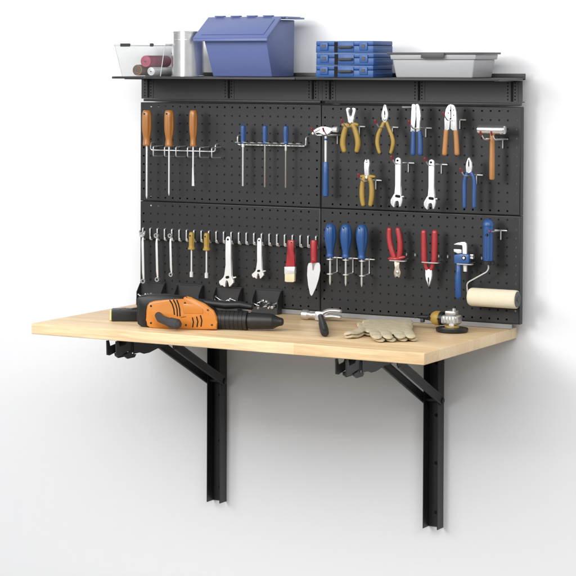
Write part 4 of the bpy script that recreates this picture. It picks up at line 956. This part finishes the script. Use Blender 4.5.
a2 = A + (C - A) * .14 + nrm * .0046; c2 = A + (C - A) * .86 + nrm * .0046
slab(a2, c2, .0022, lx0 + .020, lx1 - .016, .001)
bx(bm, lx0, lx1, A.y - .001, A.y + .004, A.z - .006, A.z + .0025, .0012, 2)
part('front_lid', bm, 'binblue', t)
bm = B(); bx(bm, lx0 + .006, lx1 + .004, C.y + .0025, ybk + .010, C.z - .0015, C.z + .0035, .0015, 2)
bx(bm, lx1 - .012, lx1 + .014, C.y + .012, ybk + .016, C.z - .004, C.z + .0012, .0015, 2)
part('rear_lid', bm, 'binblue', t)
for k in range(4):
    xx = lx0 + .022 + k * (lx1 - lx0 - .03) / 4
    bm = B(); bx(bm, xx, xx + .030, C.y - .006, C.y + .012, C.z + .0037, C.z + .0072, .0015, 2); part('hinge', bm, 'binblue', t)

# ------------------------------------------------------------------ three blue cases
yfc, ybc = -.195, -.058
(ca, _), (cb, _) = (0.6622, 0.6884), (0.8402, 0.6882)
ztop = (0.7377, 0.7941)[1]
hc = (ztop - ZS) / 3
def case(z, label):
    t = thing('organizer_case', label, 'case', (ca, ybc, z), 'stacked blue organizer cases')
    Wc = cb - ca
    bm = B(); bx(bm, ca, cb, yfc, ybc, z + .0005, z + hc * .60, .0022, 2)
    part('base', bm, 'caseblue', t)
    bm = B(); bx(bm, ca + .0004, cb - .0004, yfc + .0005, ybc - .0005, z + hc * .63, z + hc - .0004, .0022, 2)
    bx(bm, cb - .0002, cb + .0012, yfc + .012, ybc - .012, z + hc * .50, z + hc * .56); bx(bm, cb - .0002, cb + .0012, yfc + .012, ybc - .012, z + hc * .26, z + hc * .31)
    part('lid', bm, 'caseblue', t)
    bm = B(); bx(bm, ca + .0012, cb - .0012, yfc + .0012, ybc - .0012, z + hc * .602, z + hc * .628)
    bx(bm, ca + Wc * .325, ca + Wc * .385, yfc - .0006, yfc + .004, z + .002, z + hc - .003); part('seam', bm, 'void', t)
    for f in (.15, .835):
        cx_ = ca + Wc * f
        bm = B(); bx(bm, cx_ - .0125, cx_ + .0125, yfc - .0035, yfc + .001, z + hc * .24, z + hc * .86, .0012, 2); lt = part('latch', bm, 'caseblue', t)
        bm = B(); bx(bm, cx_ - .0055, cx_ + .0055, yfc - .0048, yfc - .0030, z + hc * .42, z + hc * .70, .0005, 1); part('catch', bm, 'lidgrey', lt)
    bm = B(); bx(bm, ca + Wc * .39, ca + Wc * .665, yfc - .0022, yfc + .001, z + hc * .12, z + hc * .88, .0012, 2); part('handle_recess', bm, 'caseblue', t)
    bm = B(); tube(bm, fillet([(ca + Wc * .42, yfc - .002, z + hc * .5), (ca + Wc * .42, yfc - .010, z + hc * .5), (ca + Wc * .64, yfc - .010, z + hc * .5), (ca + Wc * .64, yfc - .002, z + hc * .5)], .004), .0036, 8); part('handle', bm, 'lidgrey', t)
    return t
k0 = case(ZS + .0003, 'blue latched organizer case at the bottom of the stack of three')
dup(k0, (ca + .0013, ybc - .001, ZS + .0003 + hc), 'blue latched organizer case in the middle of the stack of three')
dup(k0, (ca - .0006, ybc + .001, ZS + .0003 + 2 * hc), 'blue latched organizer case on top of the stack of three')

# ------------------------------------------------------------------ pale grey tub with slate lid
yft, ybt = -.195, -.05
(ta, _), (tb, _) = (0.9091, 0.6883), (1.1344, 0.6886)
(tta, zr), (ttb, _) = (0.8992, 0.7556), (1.1465, 0.7546)
t = thing('storage_tub', 'pale grey storage tub with a thin slate lid', 'tub', (ta, ybt, ZS))
zm = zr - .014
f_ = (zm - ZS) / (zr - ZS)
la, lb_ = ta + (tta - ta) * f_, tb + (ttb - tb) * f_
bm = B(); hexa(bm, [(ta, yft, ZS + .0006), (tb, yft, ZS + .0006), (tb, ybt, ZS + .0006), (ta, ybt, ZS + .0006)], [(la, yft - .008, zm), (lb_, yft - .008, zm), (lb_, ybt + .004, zm), (la, ybt + .004, zm)], .004, 3); part('body', bm, 'trayw', t)
bm = B(); hexa(bm, [(tta - .001, yft - .012, zm + .0003), (ttb + .001, yft - .012, zm + .0003), (ttb + .001, ybt + .008, zm + .0003), (tta - .001, ybt + .008, zm + .0003)], [(tta - .003, yft - .014, zr), (ttb + .003, yft - .014, zr), (ttb + .003, ybt + .010, zr), (tta - .003, ybt + .010, zr)], .002, 2); part('rim', bm, 'trayw', t)
bm = B(); bx(bm, tta - .010, ttb + .010, yft - .019, ybt + .014, zr + .0003, zr + .0058, .0018, 2); part('lid', bm, 'lidgrey', t)
(xa2, _), (xb2, zq) = (0.9925, 0.7458), (1.061, 0.7452)
bm = B(); bx(bm, xa2, xb2, yft - .0235, yft - .0192, zq, zr + .0045, .0012, 2); part('clip', bm, 'lidgrey', t)

# ------------------------------------------------------------------ camera, light, world
cam = bpy.data.cameras.new('camera'); co = bpy.data.objects.new('camera', cam); COL.objects.link(co)
f_px, yaw, pitch, cxp, cyp, czp, ppx, ppy = (2248.257, 0.578880, 0.030322, 3.43595, -6.07951, 0.74840, 2.3882, 125.2476)
co.location = (cxp, cyp, czp)
co.rotation_euler = (PI / 2 - pitch, 0, yaw)
cam.sensor_width = 36; cam.lens = f_px * 36 / 576
cam.shift_x = (288 - ppx) / 576; cam.shift_y = (ppy - 288) / 576
cam.clip_start = .1; cam.clip_end = 100
S.camera = co

def area(name, loc, target, size, energy, col=(1, 1, 1), size_y=None):
    l = bpy.data.lights.new(name, 'AREA'); l.energy = energy; l.size = size; l.color = col
    if size_y: l.shape = 'RECTANGLE'; l.size_y = size_y
    o = bpy.data.objects.new(name, l); COL.objects.link(o); o.location = loc
    o.rotation_euler = (Vector(target) - Vector(loc)).to_track_quat('-Z', 'Y').to_euler()
    return o
area('key_softbox', (-.55, -4.6, 1.3), (.55, 0, .2), 1.15, 62)
area('overhead_softbox', (.75, -3.7, 2.25), (.6, 0, -.15), 9.5, 268, size_y=1.7)
w_ = bpy.data.worlds.new('World'); S.world = w_; w_.use_nodes = True
bg = w_.node_tree.nodes['Background']; bg.inputs['Color'].default_value = (.95, .975, 1, 1); bg.inputs['Strength'].default_value = .29
S.view_settings.view_transform = 'Standard'; S.view_settings.look = 'None'; S.view_settings.exposure = 0
S.cycles.max_bounces = 8; S.cycles.transparent_max_bounces = 16
S.render.film_transparent = False
